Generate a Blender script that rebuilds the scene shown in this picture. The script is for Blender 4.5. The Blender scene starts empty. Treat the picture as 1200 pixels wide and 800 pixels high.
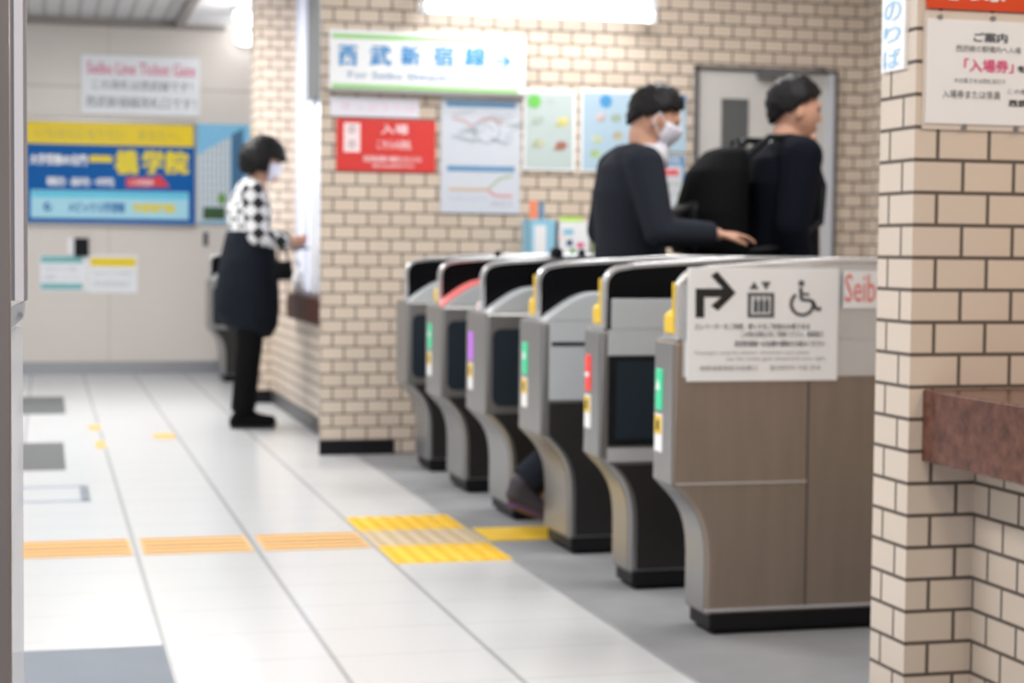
import bpy, bmesh, math, random
from mathutils import Vector, Matrix
random.seed(4)
PI = math.pi
SC = bpy.context.scene
COL = SC.collection

# ------------------------------------------------------------------ camera
F = 2100.0; YAW = math.radians(14.61); PIT = math.radians(2.855); ROL = math.radians(.549); CH = 1.0
fwd = Vector((math.sin(YAW)*math.cos(PIT), math.cos(YAW)*math.cos(PIT), -math.sin(PIT)))
rt0 = Vector((math.cos(YAW), -math.sin(YAW), 0)); up0 = rt0.cross(fwd)
rt = rt0*math.cos(ROL) + up0*math.sin(ROL); up = -rt0*math.sin(ROL) + up0*math.cos(ROL)
CAMP = Vector((0, 0, CH))
cd = bpy.data.cameras.new('camera'); cam = bpy.data.objects.new('camera', cd); COL.objects.link(cam)
cd.sensor_width = 36; cd.lens = F/1200*36; cd.clip_start = .05; cd.clip_end = 100
cam.matrix_world = Matrix(((rt.x, up.x, -fwd.x, 0), (rt.y, up.y, -fwd.y, 0), (rt.z, up.z, -fwd.z, CH), (0, 0, 0, 1)))
cd.dof.use_dof = True; cd.dof.focus_distance = 2.1; cd.dof.aperture_fstop = 6.4
SC.camera = cam

# ------------------------------------------------------------------ world, exposure, lights
w = bpy.data.worlds.new('world'); SC.world = w; w.use_nodes = True
w.node_tree.nodes['Background'].inputs[0].default_value = (.93, .96, 1, 1)
w.node_tree.nodes['Background'].inputs[1].default_value = .38
SC.view_settings.view_transform = 'Standard'; SC.view_settings.look = 'None'
SC.view_settings.gamma = 1; SC.view_settings.use_curve_mapping = False
SC.view_settings.exposure = .58
CEIL = 2.78
ADDED_TUBES = [  # x, y, power of unseen tubes added under the ceiling to light the room
    (-.2, 1.2, 14), (-.2, 4.0, 40), (-.2, 6.8, 29), (-.2, 9.3, 33), (.45, 11.0, 56),
    (2.55, 1.6, 17), (1.0, .9, 20), (2.6, 4.9, 28), (2.6, 7.2, 26)]
WHITE_LIGHT = (1, .985, .95)

# ------------------------------------------------------------------ pixel -> place (1200x800 frame)
def ray(x, y): return fwd*F + rt*(x-600) - up*(y-400)
def onY(x, y, Y): d = ray(x, y); return CAMP + d*(Y/d.y)
def onX(x, y, X): d = ray(x, y); return CAMP + d*(X/d.x)
def onZ(x, y, Z=0): d = ray(x, y); return CAMP + d*((Z-CH)/d.z)
def rectY(x0, y0, x1, y1, Y):
    a = onY(x0, (y0+y1)/2, Y).x; b = onY(x1, (y0+y1)/2, Y).x
    t = onY((x0+x1)/2, y0, Y).z; c = onY((x0+x1)/2, y1, Y).z
    return a, c, b, t          # x0,z0,x1,z1

# ------------------------------------------------------------------ materials
def mat(name, col, rough=.5, metal=0, emit=None, es=1, alpha=1, spec=None, noise=0, nscale=8, bump=0, stretch=None):
    m = bpy.data.materials.new(name); m.use_nodes = True; nt = m.node_tree; b = nt.nodes['Principled BSDF']
    b.inputs['Base Color'].default_value = (*col, 1); b.inputs['Roughness'].default_value = rough
    b.inputs['Metallic'].default_value = metal; b.inputs['Alpha'].default_value = alpha
    if spec is not None: b.inputs['Specular IOR Level'].default_value = spec
    if emit: b.inputs['Emission Color'].default_value = (*emit, 1); b.inputs['Emission Strength'].default_value = es
    tc = nt.nodes.new('ShaderNodeTexCoord'); mp = nt.nodes.new('ShaderNodeMapping')
    nt.links.new(tc.outputs['Object'], mp.inputs[0])
    if stretch: mp.inputs['Scale'].default_value = stretch
    n = nt.nodes.new('ShaderNodeTexNoise'); n.inputs['Scale'].default_value = nscale; n.inputs['Detail'].default_value = 3
    nt.links.new(mp.outputs[0], n.inputs['Vector'])
    r = nt.nodes.new('ShaderNodeMapRange'); k = noise or .03
    r.inputs[3].default_value = 1-k; r.inputs[4].default_value = 1+k
    nt.links.new(n.outputs['Fac'], r.inputs[0])
    v = nt.nodes.new('ShaderNodeVectorMath'); v.operation = 'SCALE'; v.inputs[0].default_value = col
    nt.links.new(r.outputs[0], v.inputs['Scale']); nt.links.new(v.outputs[0], b.inputs['Base Color'])
    if bump:
        bp = nt.nodes.new('ShaderNodeBump'); bp.inputs['Strength'].default_value = bump; bp.inputs['Distance'].default_value = .01
        nt.links.new(n.outputs['Fac'], bp.inputs['Height']); nt.links.new(bp.outputs[0], b.inputs['Normal'])
    return m

def brick_mat(name, c1, c2, mortar, u0, z0, wd=.1145, ht=.0657, ms=.0042, rough=.28, vshift=0):
    m = bpy.data.materials.new(name); m.use_nodes = True; nt = m.node_tree; b = nt.nodes['Principled BSDF']
    L = nt.links.new; N = nt.nodes.new
    g = N('ShaderNodeNewGeometry'); s = N('ShaderNodeSeparateXYZ'); L(g.outputs['Position'], s.inputs[0])
    sn = N('ShaderNodeSeparateXYZ'); L(g.outputs['True Normal'], sn.inputs[0])
    a = N('ShaderNodeMath'); a.operation = 'ABSOLUTE'; L(sn.outputs[0], a.inputs[0])
    gt = N('ShaderNodeMath'); gt.operation = 'GREATER_THAN'; gt.inputs[1].default_value = .5; L(a.outputs[0], gt.inputs[0])
    mx = N('ShaderNodeMix'); ya = N('ShaderNodeMath'); ya.operation = 'ADD'; ya.inputs[1].default_value = vshift; L(s.outputs[1], ya.inputs[0]); L(gt.outputs[0], mx.inputs[0]); L(s.outputs[0], mx.inputs[2]); L(ya.outputs[0], mx.inputs[3])
    su = N('ShaderNodeMath'); su.operation = 'SUBTRACT'; su.inputs[1].default_value = u0; L(mx.outputs[0], su.inputs[0])
    sz = N('ShaderNodeMath'); sz.operation = 'SUBTRACT'; sz.inputs[1].default_value = z0; L(s.outputs[2], sz.inputs[0])
    cb = N('ShaderNodeCombineXYZ'); L(su.outputs[0], cb.inputs[0]); L(sz.outputs[0], cb.inputs[1])
    br = N('ShaderNodeTexBrick'); L(cb.outputs[0], br.inputs['Vector'])
    br.inputs['Color1'].default_value = (*c1, 1); br.inputs['Color2'].default_value = (*c2, 1); br.inputs['Mortar'].default_value = (*mortar, 1)
    br.inputs['Scale'].default_value = 1; br.inputs['Mortar Size'].default_value = ms; br.inputs['Mortar Smooth'].default_value = .2
    br.inputs['Brick Width'].default_value = wd; br.inputs['Row Height'].default_value = ht; br.offset = .5
    L(br.outputs['Color'], b.inputs['Base Color'])
    rr = N('ShaderNodeMapRange'); rr.inputs[3].default_value = rough; rr.inputs[4].default_value = .85; L(br.outputs['Fac'], rr.inputs[0]); L(rr.outputs[0], b.inputs['Roughness'])
    bp = N('ShaderNodeBump'); bp.invert = True; bp.inputs['Strength'].default_value = .5; bp.inputs['Distance'].default_value = .003
    L(br.outputs['Fac'], bp.inputs['Height']); L(bp.outputs[0], b.inputs['Normal'])
    return m

def line_mat(name, col, linecol, lines, rough=.3, spec=.5, noise=.03):
    """lines: list of (axis 0/1/2, offset, period, width, strength) grooves in world position"""
    m = bpy.data.materials.new(name); m.use_nodes = True; nt = m.node_tree; b = nt.nodes['Principled BSDF']
    L = nt.links.new; N = nt.nodes.new
    g = N('ShaderNodeNewGeometry'); s = N('ShaderNodeSeparateXYZ'); L(g.outputs['Position'], s.inputs[0])
    ns = N('ShaderNodeTexNoise'); ns.inputs['Scale'].default_value = 1.7; ns.inputs['Detail'].default_value = 6; L(g.outputs['Position'], ns.inputs['Vector'])
    nr = N('ShaderNodeMapRange'); nr.inputs[3].default_value = 1-noise; nr.inputs[4].default_value = 1+noise; L(ns.outputs['Fac'], nr.inputs[0])
    vs = N('ShaderNodeVectorMath'); vs.operation = 'SCALE'; vs.inputs[0].default_value = col; L(nr.outputs[0], vs.inputs['Scale'])
    cur = vs.outputs[0]
    for ax, off, per, wd, st in lines:
        a = N('ShaderNodeMath'); a.operation = 'SUBTRACT'; L(s.outputs[ax], a.inputs[0]); a.inputs[1].default_value = off-per/2
        f = N('ShaderNodeMath'); f.operation = 'FLOORED_MODULO'; L(a.outputs[0], f.inputs[0]); f.inputs[1].default_value = per
        c = N('ShaderNodeMath'); c.operation = 'SUBTRACT'; L(f.outputs[0], c.inputs[0]); c.inputs[1].default_value = per/2
        d = N('ShaderNodeMath'); d.operation = 'ABSOLUTE'; L(c.outputs[0], d.inputs[0])
        e = N('ShaderNodeMath'); e.operation = 'LESS_THAN'; L(d.outputs[0], e.inputs[0]); e.inputs[1].default_value = wd/2
        h = N('ShaderNodeMath'); h.operation = 'MULTIPLY'; L(e.outputs[0], h.inputs[0]); h.inputs[1].default_value = st
        mx = N('ShaderNodeMix'); mx.data_type = 'RGBA'; L(h.outputs[0], mx.inputs[0]); L(cur, mx.inputs[6]); mx.inputs[7].default_value = (*linecol, 1)
        cur = mx.outputs[2]
    L(cur, b.inputs['Base Color']); b.inputs['Roughness'].default_value = rough; b.inputs['Specular IOR Level'].default_value = spec
    return m

def check_mat(name, a, bcol, sc):
    m = bpy.data.materials.new(name); m.use_nodes = True; nt = m.node_tree; b = nt.nodes['Principled BSDF']
    tc = nt.nodes.new('ShaderNodeTexCoord'); mp = nt.nodes.new('ShaderNodeMapping'); nt.links.new(tc.outputs['Object'], mp.inputs[0])
    mp.inputs['Rotation'].default_value = (.1, math.radians(45), .1)
    ck = nt.nodes.new('ShaderNodeTexChecker'); ck.inputs['Scale'].default_value = sc
    ck.inputs['Color1'].default_value = (*a, 1); ck.inputs['Color2'].default_value = (*bcol, 1)
    nt.links.new(mp.outputs[0], ck.inputs['Vector']); nt.links.new(ck.outputs[0], b.inputs['Base Color']); b.inputs['Roughness'].default_value = .9
    return m

M = {}
M['steel'] = mat('brushed_steel', (.34, .335, .335), .36, .85, noise=.08, nscale=6, stretch=(30, 30, 1))
M['steel_light'] = mat('light_steel', (.66, .68, .70), .38, .5, noise=.04)
M['steel_brown'] = mat('brown_reflection_steel', (.30, .245, .205), .38, .55, noise=.14, nscale=5, stretch=(6, 6, .6))  # brown reflection of bricks and people put into the steel's colour
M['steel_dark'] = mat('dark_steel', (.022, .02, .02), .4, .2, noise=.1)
M['rail'] = mat('polished_rail', (.72, .73, .76), .25, .8)
M['black_glass'] = mat('black_acrylic', (.004, .004, .005), .25, 0, spec=.25)
M['black'] = mat('black_plastic', (.010, .011, .013), .45)
M['screen'] = mat('dark_screen', (.02, .028, .038), .3)
M['plate_grey'] = mat('grey_plate', (.50, .53, .56), .4, .15)
M['yellow'] = mat('yellow_plastic', (.85, .55, .03), .45)
M['green_led'] = mat('green_lamp', (.05, .6, .3), .4, emit=(.02, .62, .30), es=.16)
M['red_led'] = mat('red_lamp', (.8, .05, .04), .4, emit=(.9, .03, .02), es=.18)
M['red_strip'] = mat('pale_red_strip', (.85, .20, .20), .5, emit=(.9, .2, .2), es=.12)
M['purple_led'] = mat('purple_lamp', (.4, .12, .6), .4, emit=(.35, .1, .5), es=.5)
M['white'] = mat('white_board', (.93, .94, .96), .45)
M['white_sign'] = mat('white_sign_board', (.87, .89, .93), .4)
M['lilac'] = mat('lilac_white', (.80, .80, .90), .45)
M['ink'] = mat('black_ink', (.012, .012, .014), .6)
M['grey_ink'] = mat('grey_ink', (.10, .11, .13), .6)
M['mid_ink'] = mat('mid_grey_ink', (.32, .33, .35), .6)
M['pink_ink'] = mat('pink_ink', (.75, .10, .25), .6)
M['red_ink'] = mat('red_ink', (.80, .10, .10), .6)
M['red_sign'] = mat('red_board', (.66, .035, .03), .45)
M['pale_red'] = mat('pale_print', (.95, .75, .78), .5)
M['orange_sign'] = mat('orange_red_board', (.72, .06, .005), .45)
M['blue_ink'] = mat('blue_ink', (.035, .27, .62), .5)
M['sky_ink'] = mat('pale_blue_ink', (.30, .58, .90), .5)
M['green_band'] = mat('green_band', (.33, .66, .25), .5)
M['green_dot'] = mat('green_dot', (.16, .55, .10), .5)
M['steel_blue'] = mat('grey_blue_band', (.13, .29, .50), .5)
M['poster_green'] = mat('pale_green_paper', (.50, .59, .59), .45)
M['poster_blue'] = mat('pale_blue_paper', (.42, .57, .70), .45)
M['paper'] = mat('paper', (.60, .64, .72), .5)
M['navy'] = mat('navy_print', (.02, .06, .18), .5)
M['ad_yellow'] = mat('yellow_print', (.90, .66, .0), .4)
M['ad_blue'] = mat('blue_print', (.004, .12, .42), .5, spec=.15)
M['ad_cyan'] = mat('cyan_print', (.10, .62, .85), .4)
M['ad_pale'] = mat('pale_cyan_print', (.42, .76, .90), .4)
M['ad_gold'] = mat('gold_print', (.88, .70, .02), .45)
M['ad_red'] = mat('red_print', (.80, .03, .04), .45)
M['ad_grey'] = mat('fine_grey_print', (.52, .46, .12), .5)
M['photo_sky'] = mat('sky_print', (.22, .55, .82), .4)
M['photo_tower'] = line_mat('tower_print', (.74, .80, .84), (.22, .34, .45), [(0, .02, .035, .012, .8), (2, .02, .06, .014, .4)], .4)
M['photo_navy'] = mat('dark_blue_print', (.05, .16, .30), .4)
M['photo_leaf'] = mat('leaf_print', (.16, .34, .07), .6, noise=.4, nscale=30)
M['photo_hedge'] = mat('hedge_print', (.03, .09, .03), .6, noise=.5, nscale=30)
M['teal'] = mat('teal_band', (.20, .50, .52), .5)
M['cladding'] = line_mat('beige_wall_cladding', (.72, .665, .62), (.50, .46, .43), [(2, 2.27, 3.0, .02, .8), (0, .49, 1.2, .012, .6)], .32)
M['ceiling'] = mat('white_ceiling_board', (.86, .86, .88), .6)
M['ribbed'] = line_mat('ribbed_ceiling', (.66, .66, .67), (.34, .34, .34), [(0, .0, .13, .035, .7)], .5)
M['trim'] = mat('brown_grey_trim', (.30, .27, .25), .5)
M['skirt_steel'] = mat('steel_skirting', (.38, .39, .42), .3, .6)
M['skirt_black'] = mat('black_skirting', (.012, .012, .014), .4)
M['skirt_grey'] = mat('dark_grey_skirting', (.05, .05, .055), .4)
BR = brick_mat('glazed_wall_tile', (.68, .575, .48), (.62, .52, .43), (.15, .12, .10), 1.413, .0043, ms=.005)
M['brick'] = BR
PY = 3.307
_j = onY(1099, 170, PY); _r = onY(1100, 149.5, PY)
PHT = .0657; PWD = .1150
_rows = math.floor((_j.z-(_r.z-PHT*40))/PHT)     # row under the line at y=149.5 has to be odd
M['pillar'] = brick_mat('glazed_pillar_tile', (.70, .60, .515), (.665, .57, .485), (.125, .10, .085), _j.x, _r.z-PHT*40, PWD, PHT, .0045, .25, PWD/2)
M['floor'] = line_mat('white_floor_tile', (.605, .615, .635), (.22, .24, .26),
    [(0, 1.077, .3945, .015, .6), (1, 5.62, .32, .006, .35)], .22, .5, .025)
M['floor_grey'] = mat('grey_floor', (.25, .255, .27), .6, spec=.3, noise=.35, nscale=3)
M['tactile_faded'] = line_mat('faded_orange_guide_tile', (.68, .43, .19), (.50, .33, .17), [(1, 5.95, .055, .02, .6)], .7, .2)
M['tactile_yellow'] = mat('yellow_tactile', (.86, .55, .04), .45)
M['tactile_worn'] = mat('worn_tactile', (.62, .50, .34), .5)
M['hatch'] = mat('steel_hatch', (.20, .225, .265), .7, 0, spec=.2, noise=.12, nscale=5)
M['mat_grey'] = mat('grey_floor_sticker', (.15, .155, .16), .95, spec=.1)
M['outline'] = mat('pale_outline', (.28, .33, .42), .7, spec=.2)
M['granite'] = mat('reddish_brown_granite', (.125, .052, .036), .25, noise=1.0, nscale=42, spec=.2)
M['granite_dark'] = mat('dark_red_granite', (.055, .02, .016), .5, spec=.1, noise=.4, nscale=60)
M['door'] = mat('light_grey_door', (.58, .57, .56), .4, .1)
M['door_frame'] = mat('dark_grey_frame', (.13, .13, .14), .4, .3)
M['alu'] = mat('aluminium', (.62, .66, .74), .3, .35)
M['lav'] = mat('lavender_profile', (.50, .52, .68), .35, .1)
M['profile_dark'] = mat('grey_profile', (.34, .34, .38), .4, .2)
M['frost'] = mat('frosted_white_pane', (.80, .80, .90), .45, emit=(.85, .86, 1), es=.10)  # lit office behind is put into the pane as a faint glow
M['frost2'] = mat('clear_plastic_sheet', (.88, .90, .94), .25, alpha=.5)
M['shade'] = mat('dark_grey_blind', (.09, .095, .10), .6)
M['tube'] = mat('lit_tube', (1, 1, 1), .4, emit=(1, .99, .97), es=2.6)
M['fixture'] = mat('white_fixture', (.70, .71, .73), .45)
M['skin'] = mat('skin', (.55, .30, .21), .55)
M['hair'] = mat('black_hair', (.012, .011, .012), .5, noise=.4, nscale=40, bump=.4)
M['mask'] = mat('white_mask', (.80, .80, .92), .8)
M['eye'] = mat('dark_eye', (.02, .015, .012), .2)
M['shirt'] = check_mat('black_white_check', (.72, .72, .74), (.015, .015, .018), 17)
M['puffer'] = mat('navy_padded_cloth', (.008, .011, .017), .8, noise=.3, nscale=14, bump=.6, stretch=(1, 1, 5))
M['black_cloth'] = mat('black_cloth', (.004, .004, .005), .9)
M['grey_suit'] = mat('grey_blue_suit_cloth', (.017, .020, .029), .9)
M['navy_suit'] = mat('navy_suit_cloth', (.003, .004, .009), .9)
M['white_cloth'] = mat('white_collar_cloth', (.62, .62, .68), .85)
M['purple_sole'] = mat('purple_sole', (.10, .05, .12), .7)
M['shoe_cloth'] = mat('charcoal_shoe', (.045, .04, .055), .7)
M['sole_black'] = mat('black_sole', (.01, .01, .01), .6)
for k_ in ('black_cloth', 'grey_suit', 'navy_suit', 'puffer', 'hair', 'black', 'black_glass', 'skirt_black', 'screen'):
    M[k_].node_tree.nodes['Principled BSDF'].inputs['Specular IOR Level'].default_value = .12
M['phone'] = mat('blue_grey_case', (.16, .22, .28), .4)
M['magenta'] = mat('magenta_paper', (.45, .03, .30), .7)
M['leaf_blue'] = mat('light_blue_box', (.30, .60, .78), .5)
M['leaf_orange'] = mat('orange_leaflet', (.85, .28, .15), .5)
M['leaf_lime'] = mat('lime_leaflet', (.50, .75, .15), .5)
M['leaf_green'] = mat('green_leaflet', (.12, .40, .10), .5)
M['table'] = mat('grey_table', (.35, .35, .36), .5)

# ------------------------------------------------------------------ object helpers
def worldloc(p):
    v = Vector((0, 0, 0))
    while p is not None: v += p.location; p = p.parent
    return v
def mk(name, bm, m, parent=None, world=True, smooth=False, bevel=0, origin=None):
    """one mesh object; bm in world coordinates when world, else in the root's own coordinates"""
    me = bm if isinstance(bm, bpy.types.Mesh) else bpy.data.meshes.new(name)
    if not isinstance(bm, bpy.types.Mesh): bm.normal_update(); bm.to_mesh(me); bm.free()
    if me.materials: me.materials.clear()
    for q in (m if isinstance(m, (list, tuple)) else [m]): me.materials.append(q)
    o = bpy.data.objects.new(name, me); COL.objects.link(o)
    if parent is None:
        if origin is not None: me.transform(Matrix.Translation(-Vector(origin))); o.location = origin
    else:
        o.parent = parent
        if world: me.transform(Matrix.Translation(-worldloc(parent)))
    if smooth: me.polygons.foreach_set('use_smooth', [True]*len(me.polygons))
    if bevel:
        b = o.modifiers.new('bevel', 'BEVEL'); b.width = bevel; b.segments = 2; b.limit_method = 'ANGLE'; b.angle_limit = .6
    return o
def tag(o, label, cat, group=None, kind=None):
    o['label'] = label; o['category'] = cat
    if group: o['group'] = group
    if kind: o['kind'] = kind
    return o
def thing(name, label, cat, loc=(0, 0, 0), group=None, rz=0):
    o = bpy.data.objects.new(name, None); COL.objects.link(o); o.location = loc; o.rotation_euler = (0, 0, rz)
    o.empty_display_size = .1
    return tag(o, label, cat, group)
def struct(name, bm, m, **k):
    o = mk(name, bm, m, **k); o['kind'] = 'structure'; return o
def box(bm, x0, y0, z0, x1, y1, z1, mi=0):
    v = [bm.verts.new((x, y, z)) for x in (min(x0, x1), max(x0, x1)) for y in (min(y0, y1), max(y0, y1)) for z in (min(z0, z1), max(z0, z1))]
    for f in ((0, 1, 3, 2), (4, 6, 7, 5), (0, 4, 5, 1), (2, 3, 7, 6), (0, 2, 6, 4), (1, 5, 7, 3)):
        q = bm.faces.new([v[i] for i in f]); q.material_index = mi
    return bm
def B(*a): return box(bmesh.new(), *a)
def prism(bm, pts, ax, a, b):
    """extrude a 2-D outline along axis ax; pts are (u,v) in the other two axes (x,z) for ax=1, (y,z) for ax=0, (x,y) for ax=2"""
    def P(u, v, t): return {0: (t, u, v), 1: (u, t, v), 2: (u, v, t)}[ax]
    v0 = [bm.verts.new(P(u, v, a)) for u, v in pts]; v1 = [bm.verts.new(P(u, v, b)) for u, v in pts]
    n = len(pts); bm.faces.new(v0); bm.faces.new(v1[::-1])
    for i in range(n): bm.faces.new((v0[i], v1[i], v1[(i+1) % n], v0[(i+1) % n]))
    bmesh.ops.recalc_face_normals(bm, faces=bm.faces); return bm
def frame_from(d):
    d = d.normalized(); a = Vector((0, 0, 1)) if abs(d.z) < .9 else Vector((1, 0, 0))
    u = d.cross(a).normalized(); return u, d.cross(u).normalized()
def capsule(bm, p0, r0, p1, r1, n=12, caps=(True, True)):
    p0 = Vector(p0); p1 = Vector(p1); d = (p1-p0); L = d.length or 1e-4; d = d/L; u, v = frame_from(d)
    rings = []
    if caps[0]:
        for k in (80, 55, 28): a = math.radians(k); rings.append((p0-d*r0*math.sin(a), r0*math.cos(a)))
    rings.append((p0, r0)); rings.append((p1, r1))
    if caps[1]:
        for k in (28, 55, 80): a = math.radians(k); rings.append((p1+d*r1*math.sin(a), r1*math.cos(a)))
    prev = None; first = None
    for c, r in rings:
        cur = [bm.verts.new(c+u*math.cos(2*PI*i/n)*r+v*math.sin(2*PI*i/n)*r) for i in range(n)]
        if prev:
            for i in range(n): bm.faces.new((prev[i], prev[(i+1) % n], cur[(i+1) % n], cur[i]))
        else: first = cur
        prev = cur
    bm.faces.new(first[::-1]); bm.faces.new(prev); return bm
def tube(bm, pts, r, n=10):
    for a, b in zip(pts[:-1], pts[1:]): capsule(bm, a, r, b, r, n)
    return bm
def ellip(bm, c, rx, ry, rz, rot=None, n=20):
    m = Matrix.Translation(Vector(c)) @ (rot.to_4x4() if rot else Matrix()) @ Matrix.Diagonal((rx, ry, rz, 1))
    bmesh.ops.create_uvsphere(bm, u_segments=n, v_segments=int(n*.7), radius=1, matrix=m); return bm
def disc(bm, c, r, axis, t=.004, n=28):
    """short cylinder; axis 1 = facing -Y, 0 = facing -X, 2 = up"""
    pts = [(math.cos(2*PI*i/n)*r, math.sin(2*PI*i/n)*r) for i in range(n)]
    if axis == 1: return prism(bm, [(c[0]+a, c[2]+b) for a, b in pts], 1, c[1]-t, c[1])
    if axis == 0: return prism(bm, [(c[1]+a, c[2]+b) for a, b in pts], 0, c[0]-t, c[0])
    return prism(bm, [(c[0]+a, c[1]+b) for a, b in pts], 2, c[2], c[2]+t)
def loft(bm, rings, n=28):
    """rings of (cx,cy,cz,a,b[,tilt]) : ellipses, a along x, b along y"""
    prev = None; first = None
    for q in rings:
        cx, cy, cz, a, b = q[:5]; tl = q[5] if len(q) > 5 else 0
        cur = [bm.verts.new((cx+a*math.cos(2*PI*i/n), cy+b*math.sin(2*PI*i/n), cz+tl*a*math.cos(2*PI*i/n))) for i in range(n)]
        if prev:
            for i in range(n): bm.faces.new((prev[i], prev[(i+1) % n], cur[(i+1) % n], cur[i]))
        else: first = cur
        prev = cur
    bm.faces.new(first[::-1]); bm.faces.new(prev); return bm
def fuse(bm, voxel=.007, smooth=3):
    bmesh.ops.recalc_face_normals(bm, faces=bm.faces)
    me = bpy.data.meshes.new('tmp'); bm.to_mesh(me); bm.free(); o = bpy.data.objects.new('tmp', me); COL.objects.link(o)
    r = o.modifiers.new('r', 'REMESH'); r.mode = 'VOXEL'; r.voxel_size = voxel; r.use_smooth_shade = True
    if smooth: s = o.modifiers.new('s', 'SMOOTH'); s.factor = .5; s.iterations = smooth
    dg = bpy.context.evaluated_depsgraph_get(); dg.update()
    out = bpy.data.meshes.new_from_object(o.evaluated_get(dg)); bpy.data.objects.remove(o); bpy.data.meshes.remove(me)
    out.polygons.foreach_set('use_smooth', [True]*len(out.polygons)); return out

# ---- lettering: real raised letters, 'Y' boards face -Y, 'X' boards face -X, 'Z' lies on the floor
def text_bm(lines, plane, c, bold=0.0, raised=.0015):
    bm = bmesh.new()
    for s, a0, z0, a1, z1 in lines:         # a = x (plane Y) or y (plane X, a0 = left end = larger y)
        cu = bpy.data.curves.new('t', 'FONT'); cu.body = s; cu.size = 1; cu.resolution_u = 2; cu.extrude = 0
        o = bpy.data.objects.new('t', cu); COL.objects.link(o)
        dg = bpy.context.evaluated_depsgraph_get(); dg.update()
        me = bpy.data.meshes.new_from_object(o.evaluated_get(dg)); bpy.data.objects.remove(o); bpy.data.curves.remove(cu)
        if not me.vertices: bpy.data.meshes.remove(me); continue
        xs = [v.co.x for v in me.vertices]; ys = [v.co.y for v in me.vertices]
        x0, x1, y0, y1 = min(xs), max(xs), min(ys), max(ys)
        for v in me.vertices:
            u = a0+(v.co.x-x0)/max(x1-x0, 1e-6)*(a1-a0); h = z0+(v.co.y-y0)/max(y1-y0, 1e-6)*(z1-z0)
            v.co = {'Y': (u, c-raised, h), 'X': (c-raised, u, h)}[plane]
        bm.from_mesh(me)
        if bold:       # heavier strokes: the same outline again, a little to each side
            wz = abs(a1-a0)/max(1, len(s))*bold*2.2
            for dx, dz in ((wz, 0), (-wz, 0), (0, wz)):
                for v in me.vertices:
                    if plane == 'Y': v.co.x += dx; v.co.z += dz; v.co.y -= .00005
                    else: v.co.y += dx; v.co.z += dz; v.co.x -= .00005
                bm.from_mesh(me)
                for v in me.vertices:
                    if plane == 'Y': v.co.x -= dx; v.co.z -= dz
                    else: v.co.y -= dx; v.co.z -= dz
        bpy.data.meshes.remove(me)
    return bm
def pxlines(L, Y):
    out = []
    for s, x0, y0, x1, y1 in L: a, b, c, d = rectY(x0, y0, x1, y1, Y); out.append((s, a, b, c, d))
    return out
def boardY(bm, px, Y, t=.006, back=None):
    a, b, c, d = rectY(*px, Y); return box(bm, a, Y-t if back is None else Y, b, c, Y if back is None else back, d)
def sign(name, label, cat, px, Y, m, t=.008, group=None):
    """a board on a wall whose face is at Y; returns the root and the y of its front"""
    a, b, c, d = rectY(*px, Y); root = thing(name, label, cat, ((a+c)/2, Y, b), group)
    mk('board', B(a, Y-t, b, c, Y, d), m, root, bevel=.001)
    return root, Y-t
def patch(root, name, px, Y, m, t=.0012, label=None):
    a, b, c, d = rectY(*px, Y); o = mk(name, B(a, Y-t, b, c, Y, d), m, root)
    if label: o['label'] = label
    return o
def letter(root, L, Y, m, bold=0, name='lettering', raised=.0016):
    for q in pxlines(L, Y): o = mk(name, text_bm([q], 'Y', Y, bold, raised), m, root)
    return o

# ================================================================== STRUCTURE
WY = 8.68; FY = 14.6; SX = 1.438; CX0 = 1.298; RX = 4.166
bm = bmesh.new()
for x0, x1, y0, y1, mi in ((-3, 1.476, -1, FY, 0), (1.476, 4.6, -1, WY, 1), (1.476, 3.6, WY, FY, 0)):
    v = [bm.verts.new(p) for p in ((x0, y0, 0), (x1, y0, 0), (x1, y1, 0), (x0, y1, 0))]; f = bm.faces.new(v); f.material_index = mi
struct('floor', bm, [M['floor'], M['floor_grey']])
struct('wall_far', B(-3, FY, 0, 3.6, FY+.1, CEIL+.09), M['cladding'])
struct('baseboard_far', B(-3, FY-.012, 0, 1.6, FY, .10), M['skirt_steel'])
struct('ceiling', B(1.05, -1, CEIL, 4.6, FY, CEIL+.06), M['ceiling'])
struct('ceiling', B(-3, -1, CEIL+.03, 1.0, FY, CEIL+.09), M['ribbed'])
struct('trim_1', B(1.0, -1, CEIL-.03, 1.06, FY, CEIL+.09), M['trim'])
struct('trim_2', B(-3, FY-.05, CEIL-.035, 1.4, FY, CEIL), M['trim'])
# centre tiled wall with the left pilaster corner
struct('wall_centre', box(B(CX0, WY, 0, SX+.02, WY+.035, CEIL), SX+.02, WY, 0, RX+.1, WY+.22, CEIL), M['brick'])
struct('baseboard_centre', B(CX0-.006, WY-.012, 0, 1.665, WY, .07), M['skirt_black'])
struct('wall_right', B(RX, -1, 0, RX+.1, WY, CEIL), M['brick'])
# counter wall of the ticket window, running away behind the centre wall
FYC = 11.70; WX = 1.60
bm = bmesh.new()
box(bm, SX, WY+.035, 0, WX+.25, FYC, .60); struct('wall_counter', bm, M['brick'])
struct('baseboard_counter', B(SX-.012, WY+.035, 0, SX, FYC, .085), M['skirt_grey'])
bm = bmesh.new(); box(bm, 1.325, FYC, 0, 2.2, FYC+.35, CEIL); struct('wall_end', bm, M['brick'])
struct('baseboard_end', B(1.32, FYC-.012, 0, SX-.012, FYC, .085), M['skirt_black'])
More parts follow.
